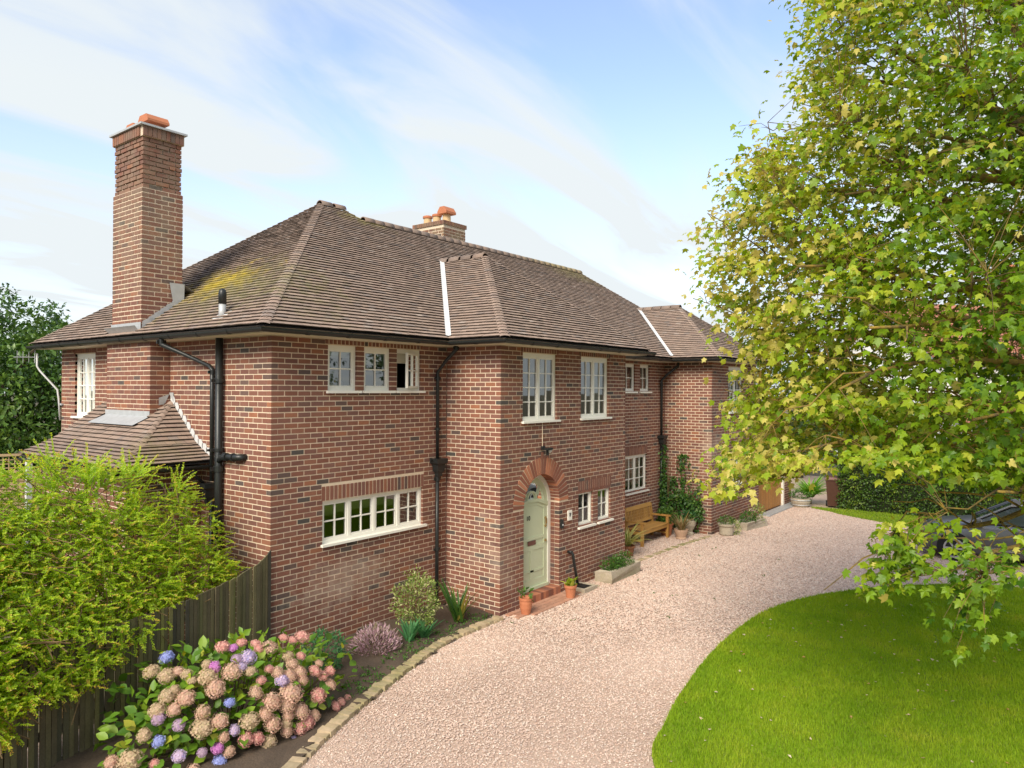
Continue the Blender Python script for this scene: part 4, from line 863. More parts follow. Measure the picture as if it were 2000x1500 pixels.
def strap(name, root, n, ln, wid, mtl, spread=.8, droop=.8, z0=0., up=1.0):
    """arching strap leaves: 5-segment bent ribbons, one mesh"""
    mb = MB()
    for i in range(n):
        a = random.uniform(0, 6.28); L_ = ln*random.uniform(.6, 1.1); sp = spread*random.uniform(.2, 1.); p = np.array([random.gauss(0, .03), random.gauss(0, .03), z0]); v = np.array([math.cos(a)*sp, math.sin(a)*sp, up]); v /= np.linalg.norm(v)
        side = np.array([-math.sin(a), math.cos(a), 0]); vs_ = []; k = 6
        for j in range(k+1):
            t = j/k; wd = wid*(1-.15*t-.85*t**4)*.5+.0005; vs_ += [p-side*wd+Zv*wd*.3, p, p+side*wd+Zv*wd*.3]; v = v+np.array([math.cos(a)*.1, math.sin(a)*.1, -droop*.33*(1+t)])*(1/k)*2; v /= np.linalg.norm(v); p = p+v*L_/k
            p[2] = max(p[2], .01)
        mb.add(vs_, [(3*j+c, 3*j+c+1, 3*j+c+4, 3*j+c+3) for j in range(k) for c in (0, 1)], random.random())
    return mb.build(name, mtl, root)
def bushleaves(name, root, n, rx, ry, rz, cz, size, mtl, inner=.35, asp=.5, up=.4, flat=None, cen=(0, 0)):
    u = rng.normal(size=(n, 3)); u /= np.linalg.norm(u, axis=1)[:, None]; r_ = rng.uniform(inner, 1, n)**.6; lump = 1+.14*np.sin(u[:, 0]*7+1)*np.sin(u[:, 1]*6)+.1*np.sin(u[:, 2]*9+u[:, 0]*5)
    C = u*(r_*lump)[:, None]*np.array([rx, ry, rz])+np.array([cen[0], cen[1], cz]); C[:, 2] = np.maximum(C[:, 2], .02)
    T = u*.8+rng.normal(size=(n, 3))*.6+np.array([0, 0, up]); T, B = frames(T, rng.normal(size=(n, 3))*.6+np.array([0, 0, 1.]))
    S = size*rng.uniform(.6, 1.25, n)
    return quads(name, C, T, B, S, S*asp, rng.random(n), LEAF4, LEAF4F, mtl, root)
def stems(root, n, rx, rz, r=.006, name='stem', mtl='stem'):
    mb = MB()
    for i in range(n):
        a = random.uniform(0, 6.28); q = rx*random.uniform(.2, .8); mb.tube([(0.02*math.cos(a), .02*math.sin(a), 0), (q*.4*math.cos(a), q*.4*math.sin(a), rz*.5), (q*math.cos(a), q*math.sin(a), rz*random.uniform(.8, 1))], [r, r*.8, r*.4], 5)
    return mb.build(name, mtl, root)
# pots by the door
t = thing('plant_pot', 'ribbed terracotta pot with a small green plant left of the front door', 'plant pot', (4.24, -1.62, 0.02), group='terracotta pots')
mb = MB(); mb.lathe((0, 0, 0), [(.082, 0), (.105, .10), (.108, .105), (.115, .19), (.118, .195), (.112, .25), (.128, .255), (.13, .30), (.112, .30), (.10, .25), (0, .25)], 22); mb.build('pot', 'terracotta', t); bushleaves('leaves', t, 26, .10, .10, .10, .33, .11, 'leaf_mid')
t = thing('plant_pot', 'plain terracotta pot with a lime-green hosta beside the drain', 'plant pot', (5.61, -1.70, 0.02), group='terracotta pots')
mb = MB(); pot(mb, .085, .112, .25, .014); mb.build('pot', 'terracotta', t); strap('leaves', t, 26, .24, .075, 'leaf_lime', 1.3, .7, .22)
# drain by the wall
t = thing('drain_cover', 'black drain cover in a pale concrete surround below the waste pipe', 'drain', (6.28, -1.56, 0))
mb = MB(); mb.box(-.24, .24, -.2, .2, .0, .05); mb.box(-.24, -.17, -.2, .2, .05, .085); mb.box(.17, .24, -.2, .2, .05, .085); mb.box(-.17, .17, -.2, -.14, .05, .084); mb.build('surround', 'stone', t)
mb = MB(); mb.box(-.168, .168, -.138, .198, .052, .075)
for i in range(7): mb.box(-.15, .15, -.12+i*.045, -.10+i*.045, .075, .081)
mb.build('cover', 'black_iron', t)
# stone troughs
def trough(loc, rz, L_, W_, H_, label, plants):
    t = thing('stone_trough', label, 'planter', loc, rz, 'stone troughs'); mb = MB(); a, b = L_/2, W_/2
    def ringp(k, z, i=0.): return [(-a*k+i, -b*k+i, z), (a*k-i, -b*k+i, z), (a*k-i, b*k-i, z), (-a*k+i, b*k-i, z)]
    vs_ = ringp(.95, 0)+ringp(1, H_*.5)+ringp(.985, H_)+ringp(.985, H_, .06)+ringp(.95, H_-.07, .06)
    vs_ = [tuple(np.array(v)+np.array([random.uniform(-.03, .03) for _ in range(3)])*(1 if i < 16 else .3)) for i, v in enumerate(vs_)]
    mb.add(vs_, [(3, 2, 1, 0)]+[(r_*4+j, r_*4+(j+1) % 4, r_*4+4+(j+1) % 4, r_*4+4+j) for r_ in range(4) for j in range(4)]+[(16, 17, 18, 19)]); mb.build('trough', 'stone', t)
    plants(t); return t
def pl1(t):
    for cx_, s_ in ((-.3, 1), (.0, .8), (.3, 1.15)): bushleaves('leaves', t, 420, .26*s_, .2, .18*s_, .30, .055, 'leaf_mid', cen=(cx_, .0))
    bushleaves('white_flowers', t, 14, .3, .16, .2, .36, .035, 'white_paint', .9, cen=(.25, 0))
trough((7.62, -1.62, 0), R(2), 1.35, .42, .24, 'long stone trough of low green plants against the porch wall', pl1)
def pl2(t):
    bushleaves('leaves', t, 420, .42, .2, .2, .30, .07, 'leaf_mid', cen=(-.2, 0)); bushleaves('trailing_leaves', t, 420, .34, .22, .3, .38, .06, 'leaf_var', cen=(.35, 0)); bushleaves('flowers', t, 40, .3, .18, .2, .36, .05, 'heather', .8, cen=(-.05, 0))
trough((15.1, -1.95, 0), R(-8), 1.25, .4, .25, 'stone trough of pink flowers and variegated leaves near the garage', pl2)
# planters further along
t = thing('plant_pot', 'round stone pot with trailing variegated plant at the corner of the wing', 'plant pot', (13.52, -1.80, 0))
mb = MB(); mb.lathe((0, 0, 0), [(.16, 0), (.19, .05), (.2, .25), (.235, .29), (.24, .34), (.2, .34), (.18, .3), (0, .3)], 20); mb.build('pot', 'stone', t); bushleaves('leaves', t, 260, .26, .24, .14, .40, .06, 'leaf_mid'); bushleaves('trailing_leaves', t, 320, .16, .2, .24, .22, .055, 'leaf_var', cen=(.22, -.14))
t = thing('plant_pot', 'brown clay pot with a yellow-striped spider plant beside the porch corner', 'plant pot', (9.55, -.82, 0))
mb = MB(); pot(mb, .13, .17, .26, .018); mb.build('pot', mat('brown_clay', (.27, .115, .055), .8, noise=[(10, .2)]), t); strap('leaves', t, 95, .72, .03, 'leaf_stripe', 1.1, .95, .24)
t = thing('plant_pot', 'carved pale pot with a bronze spiky cordyline by the bench end', 'plant pot', (12.28, -1.0, 0))
mb = MB(); mb.lathe((0, 0, 0), [(.13, 0), (.15, .03), (.13, .06), (.17, .16), (.19, .22), (.2, .27), (.18, .27), (.15, .23), (0, .23)], 18); mb.build('pot', mat('clay_pale', (.47, .31, .21), .85, noise=[(16, .25)]), t); strap('leaves', t, 46, .62, .035, 'leaf_bronze', .9, .5, .22)
t = thing('plant_pot', 'plain terracotta pot holding a leafy green plant behind the bench end', 'plant pot', (12.45, -.48, 0), group='terracotta pots')
mb = MB(); pot(mb, .13, .18, .36, .018); mb.build('pot', 'terracotta', t); bushleaves('leaves', t, 260, .3, .3, .24, .52, .10, 'leaf_mid')
t = thing('plant_pot', 'grey stone urn with a small leafy plant under the climber', 'plant pot', (12.95, -.95, 0))
mb = MB(); mb.lathe((0, 0, 0), [(.12, 0), (.12, .05), (.08, .1), (.17, .28), (.2, .42), (.17, .42), (0, .38)], 18); mb.build('pot', 'stone', t); bushleaves('leaves', t, 90, .24, .24, .18, .52, .10, 'leaf_blue')
t = thing('half_barrel', 'low round tub of small plants beside the garage door', 'planter', (20.05, -1.98, 0)); mb = MB(); mb.lathe((0, 0, 0), [(.26, 0), (.33, .18), (.33, .32), (.28, .32), (.27, .27), (0, .27)], 20); mb.build('tub', 'stone', t)
for z in (.07, .24): mb = MB(); mb.lathe((0, 0, z), [(.28+z*.23, 0), (.30+z*.22, .015), (.29+z*.22, .035)], 20); mb.build('hoop', 'lead', t)
bushleaves('leaves', t, 320, .36, .36, .2, .38, .08, 'leaf_mid'); 
t = thing('strap_leaf_plant', 'flopping bright green strap-leaved clump between tub and brown bin', 'plant', (20.9, -2.1, 0)); strap('leaves', t, 130, 1.0, .07, mat('leaf_bright', None, .4, ramp=[(0, (.10, .30, .02)), (1, (.28, .48, .06))], trans=.3), 1.3, .9, .25); stems(t, 5, .1, .3)
# brown wheelie bin
t = thing('wheelie_bin', 'brown wheelie bin standing in front of the hedge', 'bin', (20.75, -2.95, 0), R(14)); mat('bin_brown', (.075, .030, .018), .5, noise=[(12, .2)])
mb = MB(); vs_ = [(-.22, -.24, .06), (.22, -.24, .06), (.22, .24, .06), (-.22, .24, .06), (-.29, -.30, .96), (.29, -.30, .96), (.29, .30, .96), (-.29, .30, .96)]; mb.add(vs_, [(3, 2, 1, 0), (4, 5, 6, 7), (0, 1, 5, 4), (1, 2, 6, 5), (2, 3, 7, 6), (3, 0, 4, 7)]); mb.box(-.31, .31, -.32, .32, .95, .985); mb.build('body', 'bin_brown', t)
mb = MB(); mb.add([(-.32, -.34, .99), (.32, -.34, .99), (.32, .34, .99), (-.32, .34, .99), (-.27, -.29, 1.06), (.27, -.29, 1.06), (.27, .29, 1.07), (-.27, .29, 1.07)], [(3, 2, 1, 0), (4, 5, 6, 7), (0, 1, 5, 4), (1, 2, 6, 5), (2, 3, 7, 6), (3, 0, 4, 7)]); mb.build('lid', mat('bin_lid', (.15, .06, .045), .45), t)
for s in (-1, 1): mb = MB(); mb.tube([(.2, s*.25, .1), (.2, s*.30, .1)], .1, 14); mb.build('wheel', 'dark', t)
mb = MB(); mb.tube([(.33, -.22, .97), (.36, -.22, .99), (.36, .22, .99), (.33, .22, .97)], .016, 8); mb.build('handle', 'bin_brown', t)
# bench
t = thing('garden_bench', 'slatted wooden garden bench against the brick wall past the porch', 'bench', (11.42, -.08, 0), 0)
L_ = 1.5
for s in (-1, 1):
    x = s*L_/2
    mb = MB(); mb.box(x-.035, x+.035, -.60, -.53, 0, .62); mb.build('leg', 'teak', t)
    mb = MB(); mb.prism([(-.06, 0), (-.13, 0), (-.13, .42), (-.06, .92), (.0, .92), (-.06, .42)], (x-.035, 0, 0), Y, Zv, X, .07); mb.build('leg', 'teak', t)
    mb = MB(); mb.box(x-.045, x+.045, -.66, -.08, .60, .64); mb.build('armrest', 'teak', t)
    mb = MB(); mb.box(x-.02, x+.02, -.53, -.13, .30, .38); mb.box(x-.02, x+.02, -.53, -.13, .12, .17); mb.build('side_rail', 'teak', t)
for i in range(6): mb = MB(); mb.box(-L_/2+.03, L_/2-.03, -.60+i*.082, -.60+i*.082+.07, .405+(.0 if i else -.0), .43, random.random()); mb.build('seat_slat', 'teak', t)
mb = MB(); mb.box(-L_/2+.03, L_/2-.03, -.585, -.56, .31, .40); mb.build('front_rail', 'teak', t)
for z0, z1 in ((.49, .55), (.85, .95)): mb = MB(); q0, q1 = -.10+(z0-.42)*.12, -.10+(z1-.42)*.12; mb.add([(-L_/2+.03, q0-.03, z0), (L_/2-.03, q0-.03, z0), (L_/2-.03, q0+.01, z0), (-L_/2+.03, q0+.01, z0), (-L_/2+.03, q1-.03, z1), (L_/2-.03, q1-.03, z1), (L_/2-.03, q1+.01, z1), (-L_/2+.03, q1+.01, z1)], [(3, 2, 1, 0), (4, 5, 6, 7), (0, 1, 5, 4), (1, 2, 6, 5), (2, 3, 7, 6), (3, 0, 4, 7)], .5); mb.build('back_rail', 'teak', t)
for i in range(17):
    x = -L_/2+.1+i*(L_-.2)/16; mb = MB(); q0, q1 = -.10+.07*.12, -.10+.43*.12; mb.add([(x-.019, q0-.016, .5), (x+.019, q0-.016, .5), (x+.019, q0, .5), (x-.019, q0, .5), (x-.019, q1-.016, .88), (x+.019, q1-.016, .88), (x+.019, q1, .88), (x-.019, q1, .88)], [(3, 2, 1, 0), (4, 5, 6, 7), (0, 1, 5, 4), (1, 2, 6, 5), (2, 3, 7, 6), (3, 0, 4, 7)], random.random()); mb.build('back_slat', 'teak', t)
# ------------------------------------------------------------------ fence beside the house
mat('old_board', None, .95, ramp=[(0, (.10, .080, .048)), (.3, (.145, .125, .062)), (.55, (.072, .062, .042)), (.75, (.20, .18, .07)), (.9, (.06, .053, .042)), (1, (.25, .24, .075))], noise=[(4, .35), (50, .3)], bump=(40, .5))
fd = np.array([-4.2, -.92, 0]); FL = np.linalg.norm(fd); fd = fd/FL; fnrm = np.array([fd[1], -fd[0], 0]); fnrm = fnrm*(-1 if fnrm[1] > 0 else 1)
F0 = np.array([-.01, -.03, 0])
def ftop(u): return np.interp(u, [0, .08, .2, .67, 1.2, 1.7, 6], [1.70, 1.64, 1.57, 1.45, 1.38, 1.33, 1.31])
t = thing('board_fence', 'weathered dark close-board fence running from the house corner under the shrub', 'fence', (0, 0, 0))
u = 0.
while u < FL+1.2:
    wd = random.uniform(.052, .070); dp = random.choice((0, .020)) + random.uniform(0, .006); a, b = u+.004, u+wd-.004
    z0, z1 = ftop(a), ftop(b); mb = MB(); o = F0+fnrm*(.01+dp)
    vs_ = [o+fd*a, o+fd*b, o+fd*b+Zv*z1, o+fd*a+Zv*z0]; vs_ += [v-fnrm*.018 for v in vs_]
    mb.add(vs_, [(0, 1, 2, 3), (7, 6, 5, 4), (0, 4, 5, 1), (1, 5, 6, 2), (2, 6, 7, 3), (3, 7, 4, 0)], random.random()); mb.build('board', 'old_board', t)
    u += wd
for z in (.35, 1.1): mb = MB(); mb.obox(F0+fd*(FL+1.2)/2-fnrm*.05+Zv*z, fd*(FL+1.2)/2, fnrm*.03, Zv*.04); mb.build('rail', 'old_board', t)
for u in (.1, 1.9, 3.7): mb = MB(); mb.obox(F0+fd*u-fnrm*.13+Zv*.65, fd*.045, fnrm*.045, Zv*.65); mb.build('post', 'old_board', t)
# trellis-topped fence behind the house
t = thing('trellis_fence', 'pale wooden fence panel with lattice top behind the low tiled roof', 'fence', (0, 0, 0)); A = at(-120, 900, 17.2); B = at(150, 900, 18.6); A[2] = B[2] = 0; d = (B-A); Ln = np.linalg.norm(d); d /= Ln; nn = np.cross(d, Zv); mat('pale_wood', (.38, .27, .15), .85, noise=[(12, .2)])
k = int(Ln/.11)
for i in range(k): mb = MB(); mb.obox(A+d*(i+.5)*Ln/k+Zv*.98+nn*(.004*(i % 2)), d*.052, nn*.008, Zv*.98); mb.build('board', 'pale_wood', t)
for z in (1.5, 2.0, 2.42): mb = MB(); mb.obox(A+d*Ln/2+Zv*z+nn*.03, d*Ln/2, nn*.02, Zv*.03); mb.build('rail', 'pale_wood', t)
for i in range(int(Ln/.12)): mb = MB(); mb.obox(A+d*(i+.5)*.12+Zv*2.2+nn*.012, d*.011, nn*.006, Zv*.2); mb.build('lattice_bar', 'pale_wood', t)
for z in (2.1, 2.2, 2.3): mb = MB(); mb.obox(A+d*Ln/2+Zv*z-nn*.0, d*Ln/2, nn*.005, Zv*.011); mb.build('lattice_bar', 'pale_wood', t)
c = at(53, 900, 17.9); mb = MB(); mb.box(c[0]-.06, c[0]+.06, c[1]-.16, c[1]-.04, 0, 2.35); mb.build('post', 'lead_pale', t)
# ================================================================== plants in the bed
t = thing('variegated_shrub', 'bushy cream-variegated shrub in the bed at the foot of the drainpipe', 'shrub', (2.35, -.72, .02)); stems(t, 14, .32, .8)
bushleaves('leaves', t, 1900, .43, .38, .46, .48, .05, 'leaf_var', .45, .5)
bushleaves('top_leaves', t, 160, .22, .2, .2, .88, .045, 'leaf_var', .2, .5)
t = thing('heather', 'low mound of pale pink heather in the soil bed', 'plant', (1.36, -.82, .02)); stems(t, 10, .25, .25)
n = 1500; u = rng.normal(size=(n, 3)); u[:, 2] = np.abs(u[:, 2]); u /= np.linalg.norm(u, axis=1)[:, None]; C = u*np.array([.36, .34, .32])*rng.uniform(.6, 1.08, n)[:, None]
T, B = frames(u+rng.normal(size=(n, 3))*.25+np.array([0, 0, .5]), rng.normal(size=(n, 3))); quads('sprigs', C, T, B, rng.uniform(.05, .10, n), rng.uniform(.012, .02, n), rng.random(n), LEAF4, LEAF4F, 'heather', t)
for i, (x, y) in enumerate(((1.92, -1.02), (2.16, -1.1))):
    t = thing('bulb_leaves', ['clump of flat blue-green strap leaves nearer the pink heather', 'clump of flat blue-green strap leaves nearer the stone edging'][i], 'plant', (x, y, .03)); strap('leaves', t, 26, .40, .05, 'leaf_blue', .8, .5)
t = thing('iris_clump', 'upright sword-leaved iris in the bed beside the porch wall', 'plant', (3.12, -.98, .03)); strap('leaves', t, 34, .80, .05, mat('leaf_iris', None, .5, ramp=[(0, (.03, .085, .015)), (.6, (.06, .14, .02)), (.9, (.12, .20, .03)), (1, (.4, .32, .06))], trans=.25), .75, .12)
t = thing('euphorbia', 'low rounded blue-green leafy plant between hydrangea and brick wall', 'plant', (.32, -.86, .02)); stems(t, 10, .25, .3); bushleaves('leaves', t, 900, .36, .3, .3, .24, .075, 'leaf_blue', .5, .28)
mb = MB(); n = 190                                                   # small weeds
C = np.c_[rng.uniform(-.4, 3.7, n), np.zeros(n), np.full(n, .05)]; C[:, 1] = np.interp(C[:, 0], [-.7, .68, 2.27, 3.8], [-2.28, -1.78, -1.38, -1.32])+np.abs(rng.normal(0, .28, n))
n2 = 16; C = np.r_[C, np.c_[rng.uniform(3, 12, n2), rng.uniform(-4.2, -1.5, n2), np.full(n2, .015)]]; n = len(C)
C = np.repeat(C, 6, 0)+rng.normal(0, .022, (n*6, 3))*np.array([1, 1, .3]); T, B = frames(rng.normal(size=(n*6, 3))*.8+np.array([0, 0, .6]), rng.normal(size=(n*6, 3))); 
tag(quads('weeds', C, T, B, rng.uniform(.02, .05, n*6), rng.uniform(.012, .03, n*6), rng.random(n*6), LEAF4, LEAF4F, 'leaf_mid', kind='stuff'), 'tiny green weeds dotted over soil and gravel', 'weeds')
# ------------------------------------------------------------------ hydrangea
HYD = thing('hydrangea', 'large hydrangea with pink, tan and blue flower heads in front of the fence', 'shrub', (-1.2, -1.2, 0))
hc = np.array([-1.35, -1.2, .0]); hr = np.array([1.75, 1.05, 1.12])
def surf(px, py, k=1.):
    d = CF+CR*(px-1000)/F_PX+CU*(750-py)/F_PX; o = (CAM-hc)/(hr*k); dd = d/(hr*k); a = dd@dd; b = 2*o@dd; c = o@o-1; D = b*b-4*a*c
    tt = (-b-math.sqrt(D))/(2*a) if D > 0 else -b/(2*a)
    return CAM+d*tt
cols = dict(tan=[(.47, .34, .21), (.53, .39, .27), (.38, .32, .17)], pt=[(.54, .32, .23), (.58, .39, .30), (.44, .32, .20)], pink=[(.60, .25, .23), (.62, .33, .29), (.52, .34, .25)], lil=[(.48, .36, .55), (.58, .46, .54), (.40, .34, .60)], blue=[(.22, .25, .60), (.32, .36, .66), (.25, .27, .48)], mag=[(.56, .19, .52), (.62, .28, .56), (.50, .20, .45)], pur=[(.42, .26, .48), (.48, .34, .44), (.40, .30, .36)])
FLR = [(math.cos(a)*r_, math.sin(a)*r_) for a, r_ in zip(np.linspace(0, 2*math.pi, 8, endpoint=False), [1, .55]*4)]
for k, cc in cols.items():
    mat('petal_'+k, None, .7, ramp=[(0, cc[0]), (.45, cc[1]), (.75, cc[2]), (1, tuple(min(.85, x*1.2) for x in cc[1]))], trans=.2, noise=[(90, .15)], objrand=True)
    n = 120; i = np.arange(n)+.5; ph = np.arccos(1-1.62*i/n); th = math.pi*(1+5**.5)*i; U = np.c_[np.cos(th)*np.sin(ph), np.sin(th)*np.sin(ph), np.cos(ph)]
    mb = MB(); mb.lathe((0, 0, 0), [(.001, -.45), (.55, -.4), (.82, 0), (.6, .55), (.001, .8)], 10, .3)
    for q in U:
        q = q*(random.uniform(.88, 1.04)+.09*math.sin(q[0]*5+q[2]*3)*math.cos(q[1]*4.4))*np.array([1, 1, .86]); nn = q/np.linalg.norm(q)+np.array([random.gauss(0, .3) for _ in range(3)]); nn /= np.linalg.norm(nn); a = np.cross(nn, [0, 0, 1.]+np.array([.01, .02, 0])); a /= np.linalg.norm(a); b = np.cross(nn, a); s = random.uniform(.15, .21)
        mb.add([q]+[q+(a*x+b*y)*s+nn*(.05 if r_ % 2 == 0 else -.01) for r_, (x, y) in enumerate(FLR)], [(0, 1+j, 1+(j+1) % 8) for j in range(8)], random.random())
    me = bpy.data.meshes.new('head_'+k); me.from_pydata(mb.v, [], mb.f); at_ = me.attributes.new('bv', 'FLOAT', 'POINT'); at_.data.foreach_set('value', np.array(mb.b, np.float32)); me.materials.append(MAT['petal_'+k]); _um['head_'+k] = me
HEADS = '''640,670,50,blue 530,770,55,tan 640,800,65,tan 715,770,45,pt 780,790,45,tan 820,830,35,tan 925,720,40,tan 975,740,50,mag 1035,600,55,pink 1110,600,35,mag 1170,565,40,pink 1135,680,40,pur 1215,670,65,lil 1160,740,45,lil 1100,770,70,pt 930,810,70,tan 985,890,70,pt 1235,770,45,tan 1270,570,35,pink 1295,605,35,pink 1365,600,55,pt 1470,530,35,pink 1530,545,35,pink 1600,525,55,pink 1500,660,40,tan 1590,660,35,pink 1365,750,35,pink 1425,775,45,pt 1455,830,55,lil 1530,715,45,pt 1510,800,50,pt 1580,780,55,pt 1600,830,45,pt 1310,830,35,pink 1720,710,30,pt 1690,765,45,pink 1745,800,40,pink 1795,765,40,pink 1800,860,45,pt 1715,940,55,pink 1925,960,30,pink 1880,985,35,pink 1840,1015,35,pink 640,945,60,tan 695,900,40,tan 770,960,65,pt 570,1045,60,tan 580,1105,50,pur 690,1040,55,pt 895,1060,60,pt 1085,990,35,blue 890,1170,75,tan 1010,1125,60,pt 725,1150,45,pur 1270,920,50,pt 1380,985,75,pt 1340,1075,55,pt 1390,1140,60,pt 1225,1120,65,tan 1520,920,80,pt 1490,1010,60,pt 1500,1085,45,pt 1490,1135,40,tan 1590,1050,60,pt 1690,1080,45,pt 1640,1130,50,pink 1590,1170,55,pink 1680,1200,50,pt 1490,1190,45,pt 1120,1185,40,lil 1045,1235,40,pt 1200,1250,55,pink 1285,1245,50,pink 1365,1270,55,tan 480,1220,55,tan 580,1265,45,blue 1000,1315,45,mag 1080,1340,45,pt 725,1370,45,lil 890,1345,35,pur 1015,1410,45,blue 1490,1330,40,mag 1545,1250,25,lil 1620,1285,35,lil 1580,1320,45,pt 1550,1375,40,pt 1715,1310,45,pink 1625,1390,45,tan 240,1420,55,pt 380,1400,85,tan 550,1425,35,pink 1480,1430,50,pt 1110,1435,35,lil 820,1480,50,pt 620,1500,50,tan 1250,1490,50,pt'''
sm = MB()
for it in HEADS.split():
    a, b, r_, k = it.split(','); px, py = 150+float(a)/3.636, 1100+float(b)/3.636; P = surf(px, py); q = proj(P); rad = float(r_)/3.636/F_PX*q[2]*.97
    o = bpy.data.objects.new('flower_head', _um['head_'+k]); COL.objects.link(o); o.parent = HYD
    o.location = P-np.array(HYD.location); o.scale = (rad*random.uniform(.92, 1.14), rad*random.uniform(.92, 1.14), rad*random.uniform(.76, 1.0)); dn = (P-hc)/hr; dn = dn/np.linalg.norm(dn); o.rotation_euler = (Vector(dn)*.7+Vector((0, 0, .6))).to_track_quat('Z', 'Y').to_euler()
    b0 = hc+(P-hc)*np.array([.25, .25, 0]); sm.tube([b0+Zv*.0-np.array(HYD.location), (b0*.4+P*.6)+np.array([0, 0, -.1])-np.array(HYD.location), P-np.array(HYD.location)-dn*rad*.3], [.008, .006, .004], 5)
sm.build('stems', 'stem', HYD)
mat('hyd_leaf', None, .45, ramp=[(0, (.055, .13, .012)), (.35, (.10, .21, .018)), (.65, (.16, .29, .022)), (.85, (.24, .35, .03)), (1, (.42, .40, .05))], trans=.3, objrand=True)
LFV = [(0, 0, 0), (.18, .20, .03), (.5, .33, .045), (.82, .19, .0), (1.05, 0, -.10), (.82, -.19, 0), (.5, -.33, .045), (.18, -.20, .03), (.5, 0, -.02)]
lm = unit_mesh('hyd_leaf_piece', 'hyd_leaf', LFV, [(8, i, (i+1) % 8) for i in range(8)], True)
for i in range(560):
    px, py = random.uniform(205, 690), random.uniform(1250, 1540); 
    if py < 1250+(max(0, 330-px))*.9 or (px > 630 and py > 1420): continue
    k = random.uniform(.84, .985); P = surf(px, py, k)
    if P[2] < .12: continue
    dn = (P-hc)/hr; dn /= np.linalg.norm(dn); T = dn*.7+np.array([random.gauss(0, .6), random.gauss(0, .6), random.gauss(-.05, .3)]); T /= np.linalg.norm(T); B = np.cross(dn+Zv*.7, T); B /= np.linalg.norm(B); s = random.uniform(.10, .17); Nn = np.cross(T, B)
    o = bpy.data.objects.new('leaf', lm); COL.objects.link(o); o.parent = HYD; o.matrix_local = mtx(P-np.array(HYD.location), T*s, B*s, Nn*s)
# inner leaves that fill the shrub
n = 900; u = rng.normal(size=(n, 3)); u[:, 2] = np.abs(u[:, 2]); u /= np.linalg.norm(u, axis=1)[:, None]; C = u*hr*rng.uniform(.45, .88, n)[:, None]+hc-np.array(HYD.location); C[:, 2] = np.maximum(C[:, 2], .04)
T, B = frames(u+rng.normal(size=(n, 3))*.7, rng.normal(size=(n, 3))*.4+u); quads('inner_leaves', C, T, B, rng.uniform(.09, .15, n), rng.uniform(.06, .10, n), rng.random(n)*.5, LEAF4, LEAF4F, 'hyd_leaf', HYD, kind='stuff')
# ------------------------------------------------------------------ the yellow-green shrub over the fence
mat('shrub_leaf', None, .42, ramp=[(0, (.05, .11, .008)), (.25, (.13, .24, .010)), (.5, (.25, .41, .014)), (.75, (.40, .56, .022)), (.93, (.54, .61, .04)), (1, (.60, .34, .07))], trans=.5, spec=.5)
SH = thing('golden_shrub', 'arching yellow-green small-leaved shrub spilling over the board fence', 'shrub', (-2.6, .55, 0))
SP = np.array([(-160, 930), (0, 935), (60, 925), (110, 905), (150, 888), (190, 930), (240, 925), (275, 912), (320, 940), (375, 965), (420, 1015), (440, 1070), (462, 1128), (405, 1148), (340, 1180), (318, 1215), (255, 1262), (205, 1300), (190, 1345), (60, 1372), (20, 1440), (-160, 1470)], float)
def fence_y(x): return F0[1]+(x-F0[0])*fd[1]/fd[0]
tw = []; TB = MB()
cnt = 0
LC, LT, LB, LS, LV = [], [], [], [], []
base = np.array(SH.location)
while cnt < 10800:
    q = np.array([[random.uniform(-160, 465), random.uniform(866, 1470)]])
    if not inside(SP, q)[0]: continue
    px, py = q[0]; d = CF+CR*(px-1000)/F_PX+CU*(750-py)/F_PX
    top_ = np.interp(px, SP[:11, 0], SP[:11, 1]); den = .5+.5*math.sin(px*.045+py*.021)*math.sin(py*.05-px*.017)
    if random.random() > .22+.95*den or (py < top_+75 and random.random() > .25+.75*max(0, math.sin(px*.075+.6))): continue
    # distance: the shrub stands behind the fence and leans over it lower down
    off_ = np.interp(py, [870, 1050, 1250, 1450], [1.25, .55, -.10, -.28])*1.+random.uniform(-.12, .75)
    yo = lambda t_: (CAM+d*t_)[1]-fence_y((CAM+d*t_)[0])-off_
    lo, hi = 1., 30.
    for _ in range(30):
        mid = (lo+hi)/2
        if yo(mid) < 0: lo = mid
        else: hi = mid
    P = CAM+d*lo
    if P[2] < .25 or P[0] > .35: continue
    cnt += 1; edge = random.random()
    outw = np.array([P[0]+2.4, P[1]-.4, 0]); outw /= np.linalg.norm(outw)+.3
    v = outw*.6+np.array([random.gauss(0, .75), random.gauss(0, .75), random.gauss(.15, .45)]); 
    if py < 960: v[2] += .75
    v /= np.linalg.norm(v); L_ = random.uniform(.12, .28)+(.16 if py < 960 else 0); k = int(L_/.0145); pts = [P.copy()]; p = P.copy(); tip = random.random()
    side0 = np.cross(v, Zv); side0 /= np.linalg.norm(side0)+1e-6; depthv = random.random()
    for j in range(k):
        tt = j/k; v = v+np.array([0, 0, -.022]); v /= np.linalg.norm(v); p = p+v*.0145; 
        for s in (-1, 1):
            T = side0*s*.8+v*.55+np.array([random.gauss(0, .35), random.gauss(0, .35), random.gauss(.1, .35)]); LC.append(p.copy()); LT.append(T); LS.append(random.uniform(.025, .040)*(1-.35*tt)); LV.append(min(.99, max(.0, .46+.36*tt+.26*tip*tip+random.gauss(0, .10))))
    if cnt % 5 == 0: TB.tube([P-base-v*.25+np.array([0, 0, -.1]), P-base, p-base], [.006, .004, .0015], 4)
LC, LT, LS, LV = map(np.array, (LC, LT, LS, LV)); T, B = frames(LT, rng.normal(size=(len(LT), 3))*.35+np.array([-.35, -.6, .9]))
quads('foliage', LC-base, T, B, LS, LS*.60, LV, LEAF4, LEAF4F, 'shrub_leaf', SH, kind='stuff')
